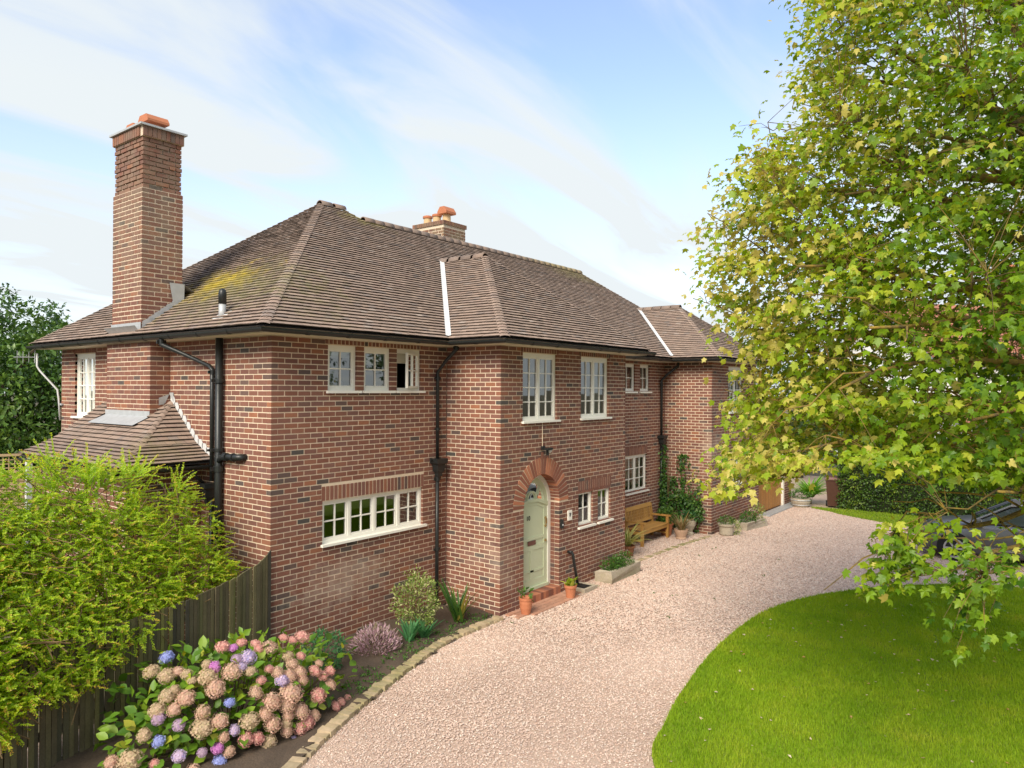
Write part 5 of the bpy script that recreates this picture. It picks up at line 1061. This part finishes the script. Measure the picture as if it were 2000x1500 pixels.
for i in range(26):
    a = random.uniform(0, 6.28); e = np.array([random.uniform(-1.6, 2.2), random.uniform(-1.1, .9), random.uniform(.9, 2.7)]); e[1] = max(e[1], -1.0); m_ = np.array([e[0]*.35, e[1]*.3, e[2]*.6]); TB.tube([(random.gauss(0, .08), random.gauss(0, .08), 0), m_, e], [.022, .013, .005], 5)
TB.build('branches', 'twig', SH)
# ------------------------------------------------------------------ climber in the corner by the bench
t = thing('climbing_plant', 'dark green climber growing up the brick corner beside the bench', 'climber', (13.0, -.45, 0)); LC = []
for i in range(2500):
    a = random.random()
    if a < .42: p = np.array([.24-random.uniform(.0, .1), random.uniform(-.75, .35), 0]); p[2] = max(.05, random.gauss(.75, .35)) if p[1] < 0 else random.uniform(.1, 1.6); 
    elif a < .72: p = np.array([random.uniform(-.25, .27), .36+random.uniform(-.08, .0), abs(random.gauss(.4, .75))])
    else: ang = random.uniform(0, math.pi); r_ = random.gauss(.52, .10); p = np.array([random.uniform(-.1, .2), -.15+r_*math.cos(ang)*1.05, .45+r_*math.sin(ang)*1.05])
    LC.append(p)
for i in range(500): z = random.uniform(.8, 2.55); LC.append(np.array([random.gauss(.02, .05), .33+random.gauss(0, .03), z]) if i % 2 else np.array([.25, random.gauss(-.15, .06+.05*math.sin(z*4)), min(z, 2.2)]))
LC = np.array(LC); n = len(LC); T, B = frames(rng.normal(size=(n, 3))*.5+np.array([-.4, -.3, -.5]), rng.normal(size=(n, 3))*.4+np.array([-.6, -.5, .6])); quads('leaves', LC, T, B, rng.uniform(.05, .10, n), rng.uniform(.035, .07, n), rng.random(n), LEAF4, LEAF4F, mat('climber', None, .45, ramp=[(0, (.018, .06, .010)), (.5, (.04, .11, .015)), (.9, (.08, .17, .02)), (1, (.16, .24, .04))], trans=.25), t)
mb = MB()
for i in range(7): mb.tube([(.1+random.gauss(0, .08), .2+random.gauss(0, .1), 0), (.1, .25, .6), (random.uniform(-.05, .24), random.uniform(.1, .33), 1.4+.15*i)], [.012, .008, .003], 5)
mb.build('stems', 'twig', t)
# ------------------------------------------------------------------ maple
MLV = [(0, 0, 0), (-.06, .18, .0), (.06, .46, -.14), (.28, .31, .02), (.58, .56, -.20), (.64, .25, -.02), (1.04, 0, -.30), (.64, -.25, -.02), (.58, -.56, -.20), (.28, -.31, .02), (.06, -.46, -.14), (-.06, -.18, .0), (.34, 0, -.03)]
MLF = [(12, i, (i+1) % 12) for i in range(12)]
mat('maple_leaf', None, .45, ramp=[(0, (.030, .085, .005)), (.2, (.062, .140, .006)), (.4, (.110, .205, .008)), (.6, (.175, .285, .010)), (.78, (.275, .355, .018)), (.92, (.40, .43, .04)), (1, (.52, .44, .11))], trans=.33, spec=.35)
mat('bark', (.075, .058, .035), .95, noise=[(9, .4), (40, .3)], bump=(25, .8), stain=[((.38, .25, .03), (5, -7, 4), (9, 9, 9), 7., .75)])
MP = thing('maple_tree', 'tall spreading maple with yellow-green lobed leaves on the lawn', 'tree', (5.6, -10.3, 0)); mo = np.array([5.6, -10.3, 0])
TR_ = MB(); TR_.tube([(0, 0, 0), (.05, .1, .6), (-.05, .2, 2.2), (.1, .1, 4.2), (.0, .25, 6.5), (.1, .2, 9.2), (.05, .3, 11.5)], [.42, .30, .25, .21, .15, .09, .03], 14); TR_.build('trunk', 'bark', MP, smooth=True)
LIMB = MB(); NODES = []
def limb(a, b, r0, r1, sag=.0, wob=.25, n=9):
    a, b = np.asarray(a, float), np.asarray(b, float); pts = []; w1, w2 = rng.normal(0, wob, 3), rng.normal(0, wob*.5, 3)
    for j in range(n+1):
        t_ = j/n; p = a+(b-a)*t_+w1*math.sin(math.pi*t_)*.6+w2*math.sin(2.6*math.pi*t_)*min(1, 3*(1-t_))*min(1, 4*t_)+Zv*(sag*4*t_*(1-t_)); pts.append(p)
    LIMB.tube([p-mo for p in pts], list(np.linspace(r0, r1, n+1)), 7); return pts
trunk_at = lambda z: mo+np.array([np.interp(z, [0, 2.2, 4.2, 6.5, 9.2], [0, -.05, .1, 0, .1]), np.interp(z, [0, 2.2, 4.2, 6.5, 9.2], [0, .2, .1, .25, .2]), z])
# main limbs: where each leaves the trunk, the pixel direction and distance it reaches
for z0, px, py, dp, r0 in ((2.6, 1850, 1120, 6.6, .05), (2.9, 1740, 1070, 7.2, .05), (3.0, 1440, 955, 8.6, .07), (3.3, 1560, 880, 7.6, .06), (3.5, 1450, 800, 9.2, .08), (3.8, 1640, 760, 6.8, .06), (4.1, 1430, 640, 9.6, .09), (4.3, 1700, 640, 6.6, .06), (4.6, 1420, 500, 9.8, .09), (4.9, 1560, 520, 7.6, .07), (5.2, 1470, 370, 10., .09), (5.5, 1650, 380, 7.8, .07), (5.8, 1520, 270, 10.2, .09), (6.1, 1760, 260, 7.4, .07), (6.4, 1590, 150, 10.2, .09), (6.8, 1700, 80, 8.6, .08), (7.2, 1600, 20, 10.4, .08), (7.6, 1830, -40, 8.4, .08), (8., 1700, -150, 9.4, .07), (4.4, 1880, 520, 11., .08), (5.6, 1900, 330, 11.4, .08), (3.4, 1900, 820, 6.4, .06), (3.2, 1950, 960, 6.2, .05), (6.6, 1950, 120, 11., .08)):
    e = at(px, py, dp); pts = limb(trunk_at(z0), e, r0, .012, sag=(.35 if py < 900 else .15)); NODES += pts[2:]
    for j in (3, 4, 5, 6, 7, 8):
        for s in range(2):
            d = (pts[j]-pts[j-1]); d /= np.linalg.norm(d); sd_ = np.cross(d, Zv); sd_ /= np.linalg.norm(sd_); sg = 1 if (j+s) % 2 else -1
            e2 = pts[j]+(d*random.uniform(.4, .9)+sd_*sg*random.uniform(.3, .8)+Zv*random.gauss(.1, .35))*random.uniform(.7, 1.3); p2 = limb(pts[j], e2, .02*(1-j*.06), .005, .05, .08, 5); NODES += p2[1:]
for i in range(34):                                                  # the rest of the crown, away from the picture
    a = random.uniform(0, 6.28); z0 = random.uniform(3, 8.5); ln_ = random.uniform(2.4, 4.6)*(1 if z0 < 6 else .75); e = trunk_at(z0)+np.array([math.cos(a)*ln_, math.sin(a)*ln_, random.uniform(.2, 1.8)])
    q = proj(e)
    if q[2] > .5 and q[0] < 1990 and q[2] < 30: continue
    if q[2] < 3.5: continue
    NODES += limb(trunk_at(z0), e, .07, .012, .3)[3:]
NA = np.array(NODES)
# sprays of leaves: crown outline as seen from the drive, then hung on the nearest twig
CP = np.array([(1575, -180), (1578, 10), (1560, 95), (1562, 195), (1580, 225), (1530, 262), (1478, 268), (1462, 305), (1425, 360), (1392, 420), (1386, 470), (1402, 540), (1398, 600), (1436, 660), (1452, 740), (1448, 800), (1440, 870), (1405, 930), (1396, 972), (1430, 985), (1470, 945), (1500, 965), (1545, 935), (1640, 900), (1700, 915), (1790, 950), (1860, 960), (1930, 960), (2040, 985), (2300, 1100), (2300, -180)], float)
SPR = []
tries = 0
while len(SPR) < 2800 and tries < 60000:
    tries += 1; q = np.array([[random.uniform(1380, 2300), random.uniform(-180, 1160)]])
    if not inside(CP, q)[0]: continue
    px, py = q[0]; t_ = min(1, max(0, (px-1380)/500)); dp = random.uniform(8.4-2.3*t_, 10.4+1.6*t_)
    if py > 900: dp = random.uniform(6.2, 8.2)+(1.2 if px < 1550 else 0)
    den = .5+.5*math.sin(px*.021+dp*1.9)*math.sin(py*.024+dp*2.3)           # clumps and gaps
    if random.random() > .08+1.0*den: continue
    if px > 1750 and random.random() > .8: continue
    P = at(px+(14 if px < 1700 else 0), py-(22 if py > 800 else 0), dp)
    if P[2] < .5: continue
    SPR.append(P)
for px, py, dp, k in ((1745, 1100, 6.6, 16), (1730, 1150, 6.5, 13), (1785, 1060, 6.8, 12), (1770, 1130, 6.6, 10), (1835, 1045, 6.7, 4), (1885, 1105, 6.5, 4), (1985, 1045, 6.3, 4), (1990, 1140, 6.2, 8), (1860, 1155, 6.1, 8), (1905, 1170, 6.1, 8), (1880, 1195, 6., 4), (1850, 1240, 5.9, 3), (1900, 1215, 5.9, 3), (1930, 1235, 5.9, 2), (1880, 1255, 5.9, 2), (1960, 1110, 6.2, 5), (1410, 970, 8.6, 4), (1385, 465, 9.7, 3), (1480, 262, 10, 2), (1400, 590, 9.6, 3)):
    for i in range(k): SPR.append(np.append(at(px+random.gauss(0, 16), py-22+random.gauss(0, 14), dp+random.gauss(0, .12)), 1.))
nv_ = len(SPR)
for i in range(220):
    a = random.uniform(0, 6.28); r_ = 4.6*random.random()**.5; z = random.uniform(2.6, 12); P = mo+np.array([math.cos(a)*r_*(1-.06*(z-4)), math.sin(a)*r_*(1-.06*(z-4)), z]); q = proj(P)
    if q[2] < 3.2 or (q[0] < 2060 and q[1] > -200): continue
    SPR.append(P)
LC, LT, LS, LV = [], [], [], []
for P in SPR:
    small = len(P) == 4; P = P[:3]; dd = ((NA-P)**2).sum(1); i = dd.argmin()
    if dd[i] < 2.2: LIMB.tube([NA[i]-mo, (NA[i]*.5+P*.5)-mo+np.array([random.gauss(0, .05), random.gauss(0, .05), .04]), P-mo], [.005, .0035, .002], 4, cap=False)
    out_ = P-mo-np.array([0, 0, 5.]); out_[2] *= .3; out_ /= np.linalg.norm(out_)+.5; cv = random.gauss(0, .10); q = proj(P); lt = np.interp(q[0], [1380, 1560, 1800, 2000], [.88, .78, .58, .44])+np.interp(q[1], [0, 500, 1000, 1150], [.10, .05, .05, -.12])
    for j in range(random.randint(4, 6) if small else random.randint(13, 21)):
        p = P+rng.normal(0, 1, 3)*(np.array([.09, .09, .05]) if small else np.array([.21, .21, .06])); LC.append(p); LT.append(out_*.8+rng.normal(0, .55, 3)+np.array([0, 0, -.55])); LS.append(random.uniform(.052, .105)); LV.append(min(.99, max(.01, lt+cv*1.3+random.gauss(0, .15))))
LC, LT, LS, LV = map(np.array, (LC, LT, LS, LV)); T, B = frames(LT, rng.normal(size=(len(LT), 3))*.38+np.array([-.25, -.15, 1.]))
q = proj(LC); sc_ = LS/q[:, 2]; vis = (q[:, 0] < 1990) & (q[:, 0] > 1380) & (q[:, 1] > 5) & (q[:, 1] < 1290); order = np.argsort(-(sc_*vis)); one = order[:300]; rest = np.setdiff1d(np.arange(len(LC)), one)
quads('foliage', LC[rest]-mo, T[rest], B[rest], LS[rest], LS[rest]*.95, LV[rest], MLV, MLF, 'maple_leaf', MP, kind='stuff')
bins = {}
for i in one:
    k = int(LV[i]*6); key = 'maple_leaf_%d' % k
    if key not in bins:
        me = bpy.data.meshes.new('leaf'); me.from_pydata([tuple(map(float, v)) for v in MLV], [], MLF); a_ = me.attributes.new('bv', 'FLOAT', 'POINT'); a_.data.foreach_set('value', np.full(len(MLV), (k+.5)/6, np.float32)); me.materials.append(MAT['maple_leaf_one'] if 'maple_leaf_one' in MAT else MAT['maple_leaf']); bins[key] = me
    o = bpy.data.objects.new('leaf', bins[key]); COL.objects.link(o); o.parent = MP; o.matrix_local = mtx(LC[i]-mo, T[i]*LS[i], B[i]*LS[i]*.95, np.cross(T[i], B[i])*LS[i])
LIMB.build('branches', 'bark', MP, smooth=True)
# ------------------------------------------------------------------ hedge, background trees
def crown_mesh(name, root, cen, rad, n, size, mtl, lump=.18, seed=0, inner=.55, asp=.6, clumps=60, csz=.28):
    g_ = np.random.default_rng(seed); cc = g_.normal(size=(clumps, 3)); cc /= np.linalg.norm(cc, axis=1)[:, None]; cc *= (g_.uniform(inner, 1, clumps)**.7)[:, None]*np.asarray(rad)
    k = g_.integers(0, clumps, n); u = g_.normal(size=(n, 3)); u /= np.linalg.norm(u, axis=1)[:, None]; C = cc[k]+u*(g_.uniform(.3, 1, n)**.5)[:, None]*csz*np.mean(rad)*np.array([1, 1, .75]); C = C+np.asarray(cen)
    T, B = frames(u*.7+g_.normal(size=(n, 3))*.6+np.array([0, 0, -.1]), g_.normal(size=(n, 3))*.5+np.array([0, 0, 1.])); S = size*g_.uniform(.6, 1.3, n)
    kv = g_.random(clumps); V = np.clip(kv[k]*.6+g_.random(n)*.4, 0, .99)
    return quads(name, C, T, B, S, S*asp, V, LEAF4, LEAF4F, mtl, root)
mat('holly', None, .4, ramp=[(0, (.03, .08, .018)), (.4, (.065, .14, .024)), (.75, (.12, .21, .034)), (1, (.2, .28, .045))], trans=.2, spec=.5)
mat('far_leaf', None, .6, ramp=[(0, (.02, .055, .018)), (.5, (.045, .095, .025)), (1, (.10, .15, .04))], trans=.25)
mat('hedge_leaf', None, .45, ramp=[(0, (.025, .065, .008)), (.4, (.060, .125, .012)), (.75, (.13, .21, .016)), (1, (.27, .31, .03))], trans=.3)
def tree(name, label, P, h, rad, n, size, mtl, seed, trunk_h=None, **kw):
    t = thing(name, label, 'tree', (P[0], P[1], 0)); mb = MB(); mb.tube([(0, 0, 0), (.05, 0, h*.3), (0, .05, h*.75)], [.22, .17, .05], 9)
    for i in range(6): a = i*1.05; mb.tube([(0, 0, h*(.25+.06*i)), (math.cos(a)*rad[0]*.4, math.sin(a)*rad[1]*.4, h*(.4+.07*i)), (math.cos(a)*rad[0]*.7, math.sin(a)*rad[1]*.7, h*(.45+.08*i))], [.07, .05, .02], 6)
    mb.build('trunk', 'bark', t); crown_mesh('crown', t, (0, 0, h-rad[2]), rad, n, size, mtl, seed=seed, **kw); return t
tree('holly_tree', 'broad dark holly filling the gap left of the house', at(-10, 700, 22), 6.9, (3.2, 3.0, 3.7), 15000, .17, 'holly', 3, inner=.3, clumps=150, csz=.24)
tree('holly_tree', 'shorter dense holly behind the lattice fence', at(95, 760, 23.5), 5.6, (2.1, 2.0, 2.9), 9000, .16, 'holly', 4, inner=.25, clumps=110, csz=.24)
tree('holly_tree', 'dark holly furthest from the house wall', at(-190, 800, 21), 6.4, (2.8, 2.5, 3.3), 6000, .18, 'holly', 5, inner=.3, clumps=100)
tree('tall_tree', 'slender grey-green tree rising behind the hollies', at(95, 640, 36), 8.6, (1.5, 1.5, 3.0), 2600, .22, 'far_leaf', 6, inner=.2, csz=.22, clumps=40)
tree('tall_tree', 'thin-topped grey-green tree above the holly crown', at(38, 600, 38), 9.3, (2.0, 2.0, 2.6), 2600, .24, 'far_leaf', 7, inner=.2, csz=.25, clumps=40)
HG = thing('beech_hedge', 'tall clipped green hedge along the far side of the driveway', 'hedge', (20.9, -9, 0))
mb = MB(); mb.box(-.35, .45, -5.4, 5.7, 0, 2.35); mb.build('twiggy_core', mat('hedge_core', (.022, .030, .010), 1.), HG)
n = 26000; C = np.c_[rng.normal(-.42, .10, n), rng.uniform(-5.5, 5.9, n), rng.uniform(.02, 2.5, n)]; top = rng.random(n) < .25; C[top, 0] = rng.uniform(-.5, .5, top.sum()); C[top, 2] = rng.normal(2.45, .08, top.sum()); en = rng.random(n) < .10; C[en, 1] = rng.normal(5.8, .08, en.sum()); C[en, 0] = rng.uniform(-.5, .5, en.sum())
C[:, 0] += .07*np.sin(C[:, 1]*3+C[:, 2]*4)
T, B = frames(rng.normal(size=(n, 3))*.6+np.array([-.5, 0, -.5]), rng.normal(size=(n, 3))*.4+np.array([-.7, 0, .8])); quads('foliage', C, T, B, rng.uniform(.05, .10, n), rng.uniform(.035, .07, n), np.clip(rng.random(n)*.7+.3*np.sin(C[:, 1]*5)*np.sin(C[:, 2]*6)**2, 0, .99), LEAF4, LEAF4F, 'hedge_leaf', HG, kind='stuff')
for px, py, dp, h, rd, lab in ((1410, 690, 60, 9.4, (3.5, 3.5, 4.), 'far tree showing above the roof of the wing'), (1560, 750, 34, 6.2, (3.2, 3, 2.8), 'garden tree behind the garage roof'), (1680, 760, 30, 5.0, (2.6, 2.4, 2.4), 'rounded garden tree beyond the brown bin'), (1990, 790, 31, 4.6, (2.4, 2.4, 2.2), 'low garden tree in front of the white house'), (2150, 700, 40, 9., (4, 4, 4.5), 'big tree past the end of the hedge')):
    tree('garden_tree', lab, at(px, py, dp), h, rd, 4200, .20, 'far_leaf' if dp > 32 else 'hedge_leaf', int(px), inner=.3, clumps=90)
for i, (x, y) in enumerate(((-9, -27), (-2, -29), (5, -27), (12, -28), (19, -27), (27, -24), (-17, -24))):        # across the front garden, seen in the window glass
    o = tree('boundary_tree', 'tall leafy tree along the far side of the front garden', (x, y), 9.5+1.2*math.sin(i*2.1), (3.9, 3.2, 4.4), 3000, .34, 'far_leaf', 50+i, inner=.2, clumps=90); o['group'] = 'trees along the front boundary'
# ------------------------------------------------------------------ neighbour's house
NB = at(1880, 800, 38); nh = thing('neighbour_house', 'white rendered house with red tile roofs seen through the maple', 'house', (NB[0], NB[1], 0), R(-38))
mat('render_white', (.78, .77, .74), .9, noise=[(2, .05)]); mat('red_tile', None, .9, ramp=[(0, (.34, .135, .085)), (.5, (.42, .18, .12)), (1, (.28, .12, .085))], noise=[(4, .2)])
mb = MB(); mb.box(-5, 5, -3.5, 3.5, 0, 5.6); mb.build('wall', 'render_white', nh)
def tiled(root, P0, e, up_h, slope, wdt, run, g_=.30, tw_=.30):
    P0 = np.asarray(P0, float); e = np.asarray(e, float); up_h = np.asarray(up_h, float); cs = 1/math.sqrt(1+slope**2); s = (up_h+Zv*slope)*cs; nn = np.cross(e, s); nn = nn*np.sign(nn[2]); mb = MB(); mb.obox(P0+e*wdt/2+s*run/cs/2-nn*.06, e*wdt/2, s*run/cs/2, nn*.05); ro = mb.build('roof', 'red_tile', root)
    pcs = []
    for k in range(int(run/cs/g_)):
        for i in range(int(wdt/tw_)):
            sd_ = s*.3-nn*.05; sd_ /= np.linalg.norm(sd_); pcs.append((P0+e*(i+.5)*tw_+s*(k+.5)*g_+nn*.02, e*tw_*.48, sd_*g_*.55, nn*.015, random.random()))
    emit(pcs, 'roof_tile', 'red_tile', ro, 0, lambda p: 0); return ro
tiled(nh, (-5.4, -3.9, 5.5), (1, 0, 0), (0, 1, 0), .8, 10.8, 3.9); tiled(nh, (-5.4, 3.9, 5.5), (1, 0, 0), (0, -1, 0), .8, 10.8, 3.9)
tiled(nh, (-5.6, -5.6, 2.7), (1, 0, 0), (0, 1, 0), .55, 11.2, 2.1)
mb = MB(); mb.prism([(-3.5, 5.6), (3.5, 5.6), (0, 8.5)], (-4.9, 0, 0), Y, Zv, X, 9.8); mb.build('gable', 'render_white', nh)
mb = MB(); mb.box(-5.2, 5.2, -5.2, -3.52, 0, 2.68); mb.build('porch_wall', 'render_white', nh)
for x in (-3.5, -.5, 2.5):
    mb = MB(); mb.box(x-.6, x+.6, -3.56, -3.48, 4.0, 5.2); wo = mb.build('window', 'white_paint', nh)
    for s in (-1, 1): mb = MB(); mb.box(x+s*.29-.25, x+s*.29+.25, -3.585, -3.57, 4.08, 5.12); mb.build('pane', 'dark', wo)
mb = MB(); mb.box(2.6, 3.9, -.6, .6, 7.6, 10.1); mb.box(2.5, 4.0, -.7, .7, 10.1, 10.35); ck = mb.build('chimney', 'voussoir', nh); mb = MB(); mb.lathe((3.25, 0, 10.35), [(.18, 0), (.15, .5), (.18, .55)], 12); mb.build('chimney_pot', 'terracotta', ck)
# ------------------------------------------------------------------ parked car
mat('car_paint', (.15, .15, .155), .28, metal=.55, spec=.6); mat('tyre', (.012, .012, .012), .85); mat('alloy', (.6, .6, .61), .3, metal=.8); mat('car_glass', (.03, .04, .045), .05, spec=1.); mat('chrome', (.75, .75, .76), .15, metal=1.)
CA = thing('parked_car', 'dark grey hatchback parked on the gravel beside the hedge', 'car', (14.88, -6.42, 0), 0)      # nose towards +y
SEC = [(0.0, .30, .52, .66, .70), (-.12, .22, .72, .80, .72), (-.45, .20, .84, .86, .78), (-1.10, .20, .93, .88, .83), (-1.35, .20, .96, .88, .84), (-2.2, .20, .98, .89, .86), (-3.2, .20, 1.00, .89, .86), (-3.9, .22, 1.00, .86, .82), (-4.15, .30, .92, .80, .74), (-4.22, .36, .80, .70, .66)]
def half(y, zb, zt, wm, wt): return [(0, y, zb), (wm*.9, y, zb), (wm*.98, y, zb+.06), (wm, y, zb+(zt-zb)*.55), (wm*.985, y, zb+(zt-zb)*.80), (wt, y, zt-.03), (wt*.85, y, zt), (0, y, zt+.03)]
mb = MB(); rows = []
for q in SEC: h_ = half(*q); rows.append(h_+[(-x, y, z) for x, y, z in h_[-2:0:-1]])
k = len(rows[0]); mb.add([v for r_ in rows for v in r_], [(i*k+j, i*k+(j+1) % k, (i+1)*k+(j+1) % k, (i+1)*k+j) for i in range(len(rows)-1) for j in range(k)]+[tuple(range(k))[::-1], tuple((len(rows)-1)*k+j for j in range(k))]); body = mb.build('body', 'car_paint', CA, smooth=True)
GH = [(-1.15, .95, .80), (-1.95, 1.40, .62), (-2.4, 1.47, .60), (-3.3, 1.44, .58), (-4.0, 1.02, .74)]
mb = MB(); mb.add([(-.80, -1.15, .95), (.80, -1.15, .95), (.62, -1.95, 1.40), (-.62, -1.95, 1.40)], [(0, 1, 2, 3)]); mb.build('windscreen', 'car_glass', CA)
mb = MB(); mb.add([(-.62, -1.95, 1.40), (.62, -1.95, 1.40), (.60, -2.4, 1.47), (-.60, -2.4, 1.47), (.58, -3.4, 1.43), (-.58, -3.4, 1.43)], [(0, 1, 2, 3), (3, 2, 4, 5)]); mb.build('roof_panel', 'car_paint', CA)
for s in (-1, 1):
    mb = MB(); A_ = [(s*.84, -1.25, .97), (s*.66, -1.98, 1.36), (s*.64, -2.4, 1.42), (s*.86, -2.4, .99)]; B_ = [(s*.86, -2.46, .99), (s*.64, -2.46, 1.42), (s*.62, -3.3, 1.39), (s*.85, -3.75, 1.01)]; mb.add(A_, [(0, 1, 2, 3)]); mb.add(B_, [(0, 1, 2, 3)]); mb.build('side_window', 'car_glass', CA)
    mb = MB(); mb.tube([(s*.83, -1.15, .96), (s*.64, -1.95, 1.40), (s*.62, -2.4, 1.455), (s*.60, -3.35, 1.43), (s*.82, -3.95, 1.01)], .028, 6); mb.tube([(s*.86, -2.43, .98), (s*.635, -2.43, 1.44)], .025, 6); mb.build('window_frame', 'car_paint', CA)
    mb = MB(); mb.obox((s*.98, -1.35, 1.0), (.10, 0, 0), (0, .06, 0), (0, 0, .07)); mb.build('wing_mirror', 'car_paint', CA)
    mb = MB(); mb.obox((s*.60, -.12, .66), (.16, 0, 0), (-s*.02, .10, 0), (0, -.02, .06)); mb.build('headlight', 'chrome', CA)
    mb = MB(); mb.obox((s*.885, -2.35, .38), (.012, 0, 0), (0, .85, 0), (0, 0, .018)); mb.build('side_trim', 'chrome', CA)
    for dy in (-2.15, -3.05): mb = MB(); mb.obox((s*.895, dy, .84), (.012, 0, 0), (0, .09, 0), (0, 0, .015)); mb.build('door_handle', 'car_paint', CA)
    for wy in (-.85, -3.45):
        mb = MB(); mb.tube([(s*.70, wy, .315), (s*.90, wy, .315)], .315, 26); wo = mb.build('wheel', 'tyre', CA)
        mb = MB(); mb.tube([(s*.895, wy, .315), (s*.906, wy, .315)], .225, 24); mb.build('rim_dish', 'dark', wo)
        mb = MB(); 
        for j in range(24): a0, a1 = j*math.pi/12, (j+1)*math.pi/12; mb.prism([(.19*math.cos(a0), .19*math.sin(a0)), (.23*math.cos(a0), .23*math.sin(a0)), (.23*math.cos(a1), .23*math.sin(a1)), (.19*math.cos(a1), .19*math.sin(a1))], (s*.905, wy, .315), Y, Zv, X, s*.014)
        for j in range(6): a0 = j*math.pi/3; mb.obox((s*.912, wy+.1*math.cos(a0), .315+.1*math.sin(a0)), (.006, 0, 0), (0, .1*math.cos(a0), .1*math.sin(a0)), (0, -.022*math.sin(a0), .022*math.cos(a0)))
        mb.build('alloy_wheel', 'alloy', wo)
        mb = MB(); mb.tube([(s*.60, wy, .33), (s*.885, wy, .33)], .37, 24); mb.build('wheel_arch', 'tyre', CA)
mb = MB(); mb.obox((0, -.02, .50), (.45, 0, 0), (0, .03, 0), (0, 0, .07)); mb.build('grille', 'dark', CA)
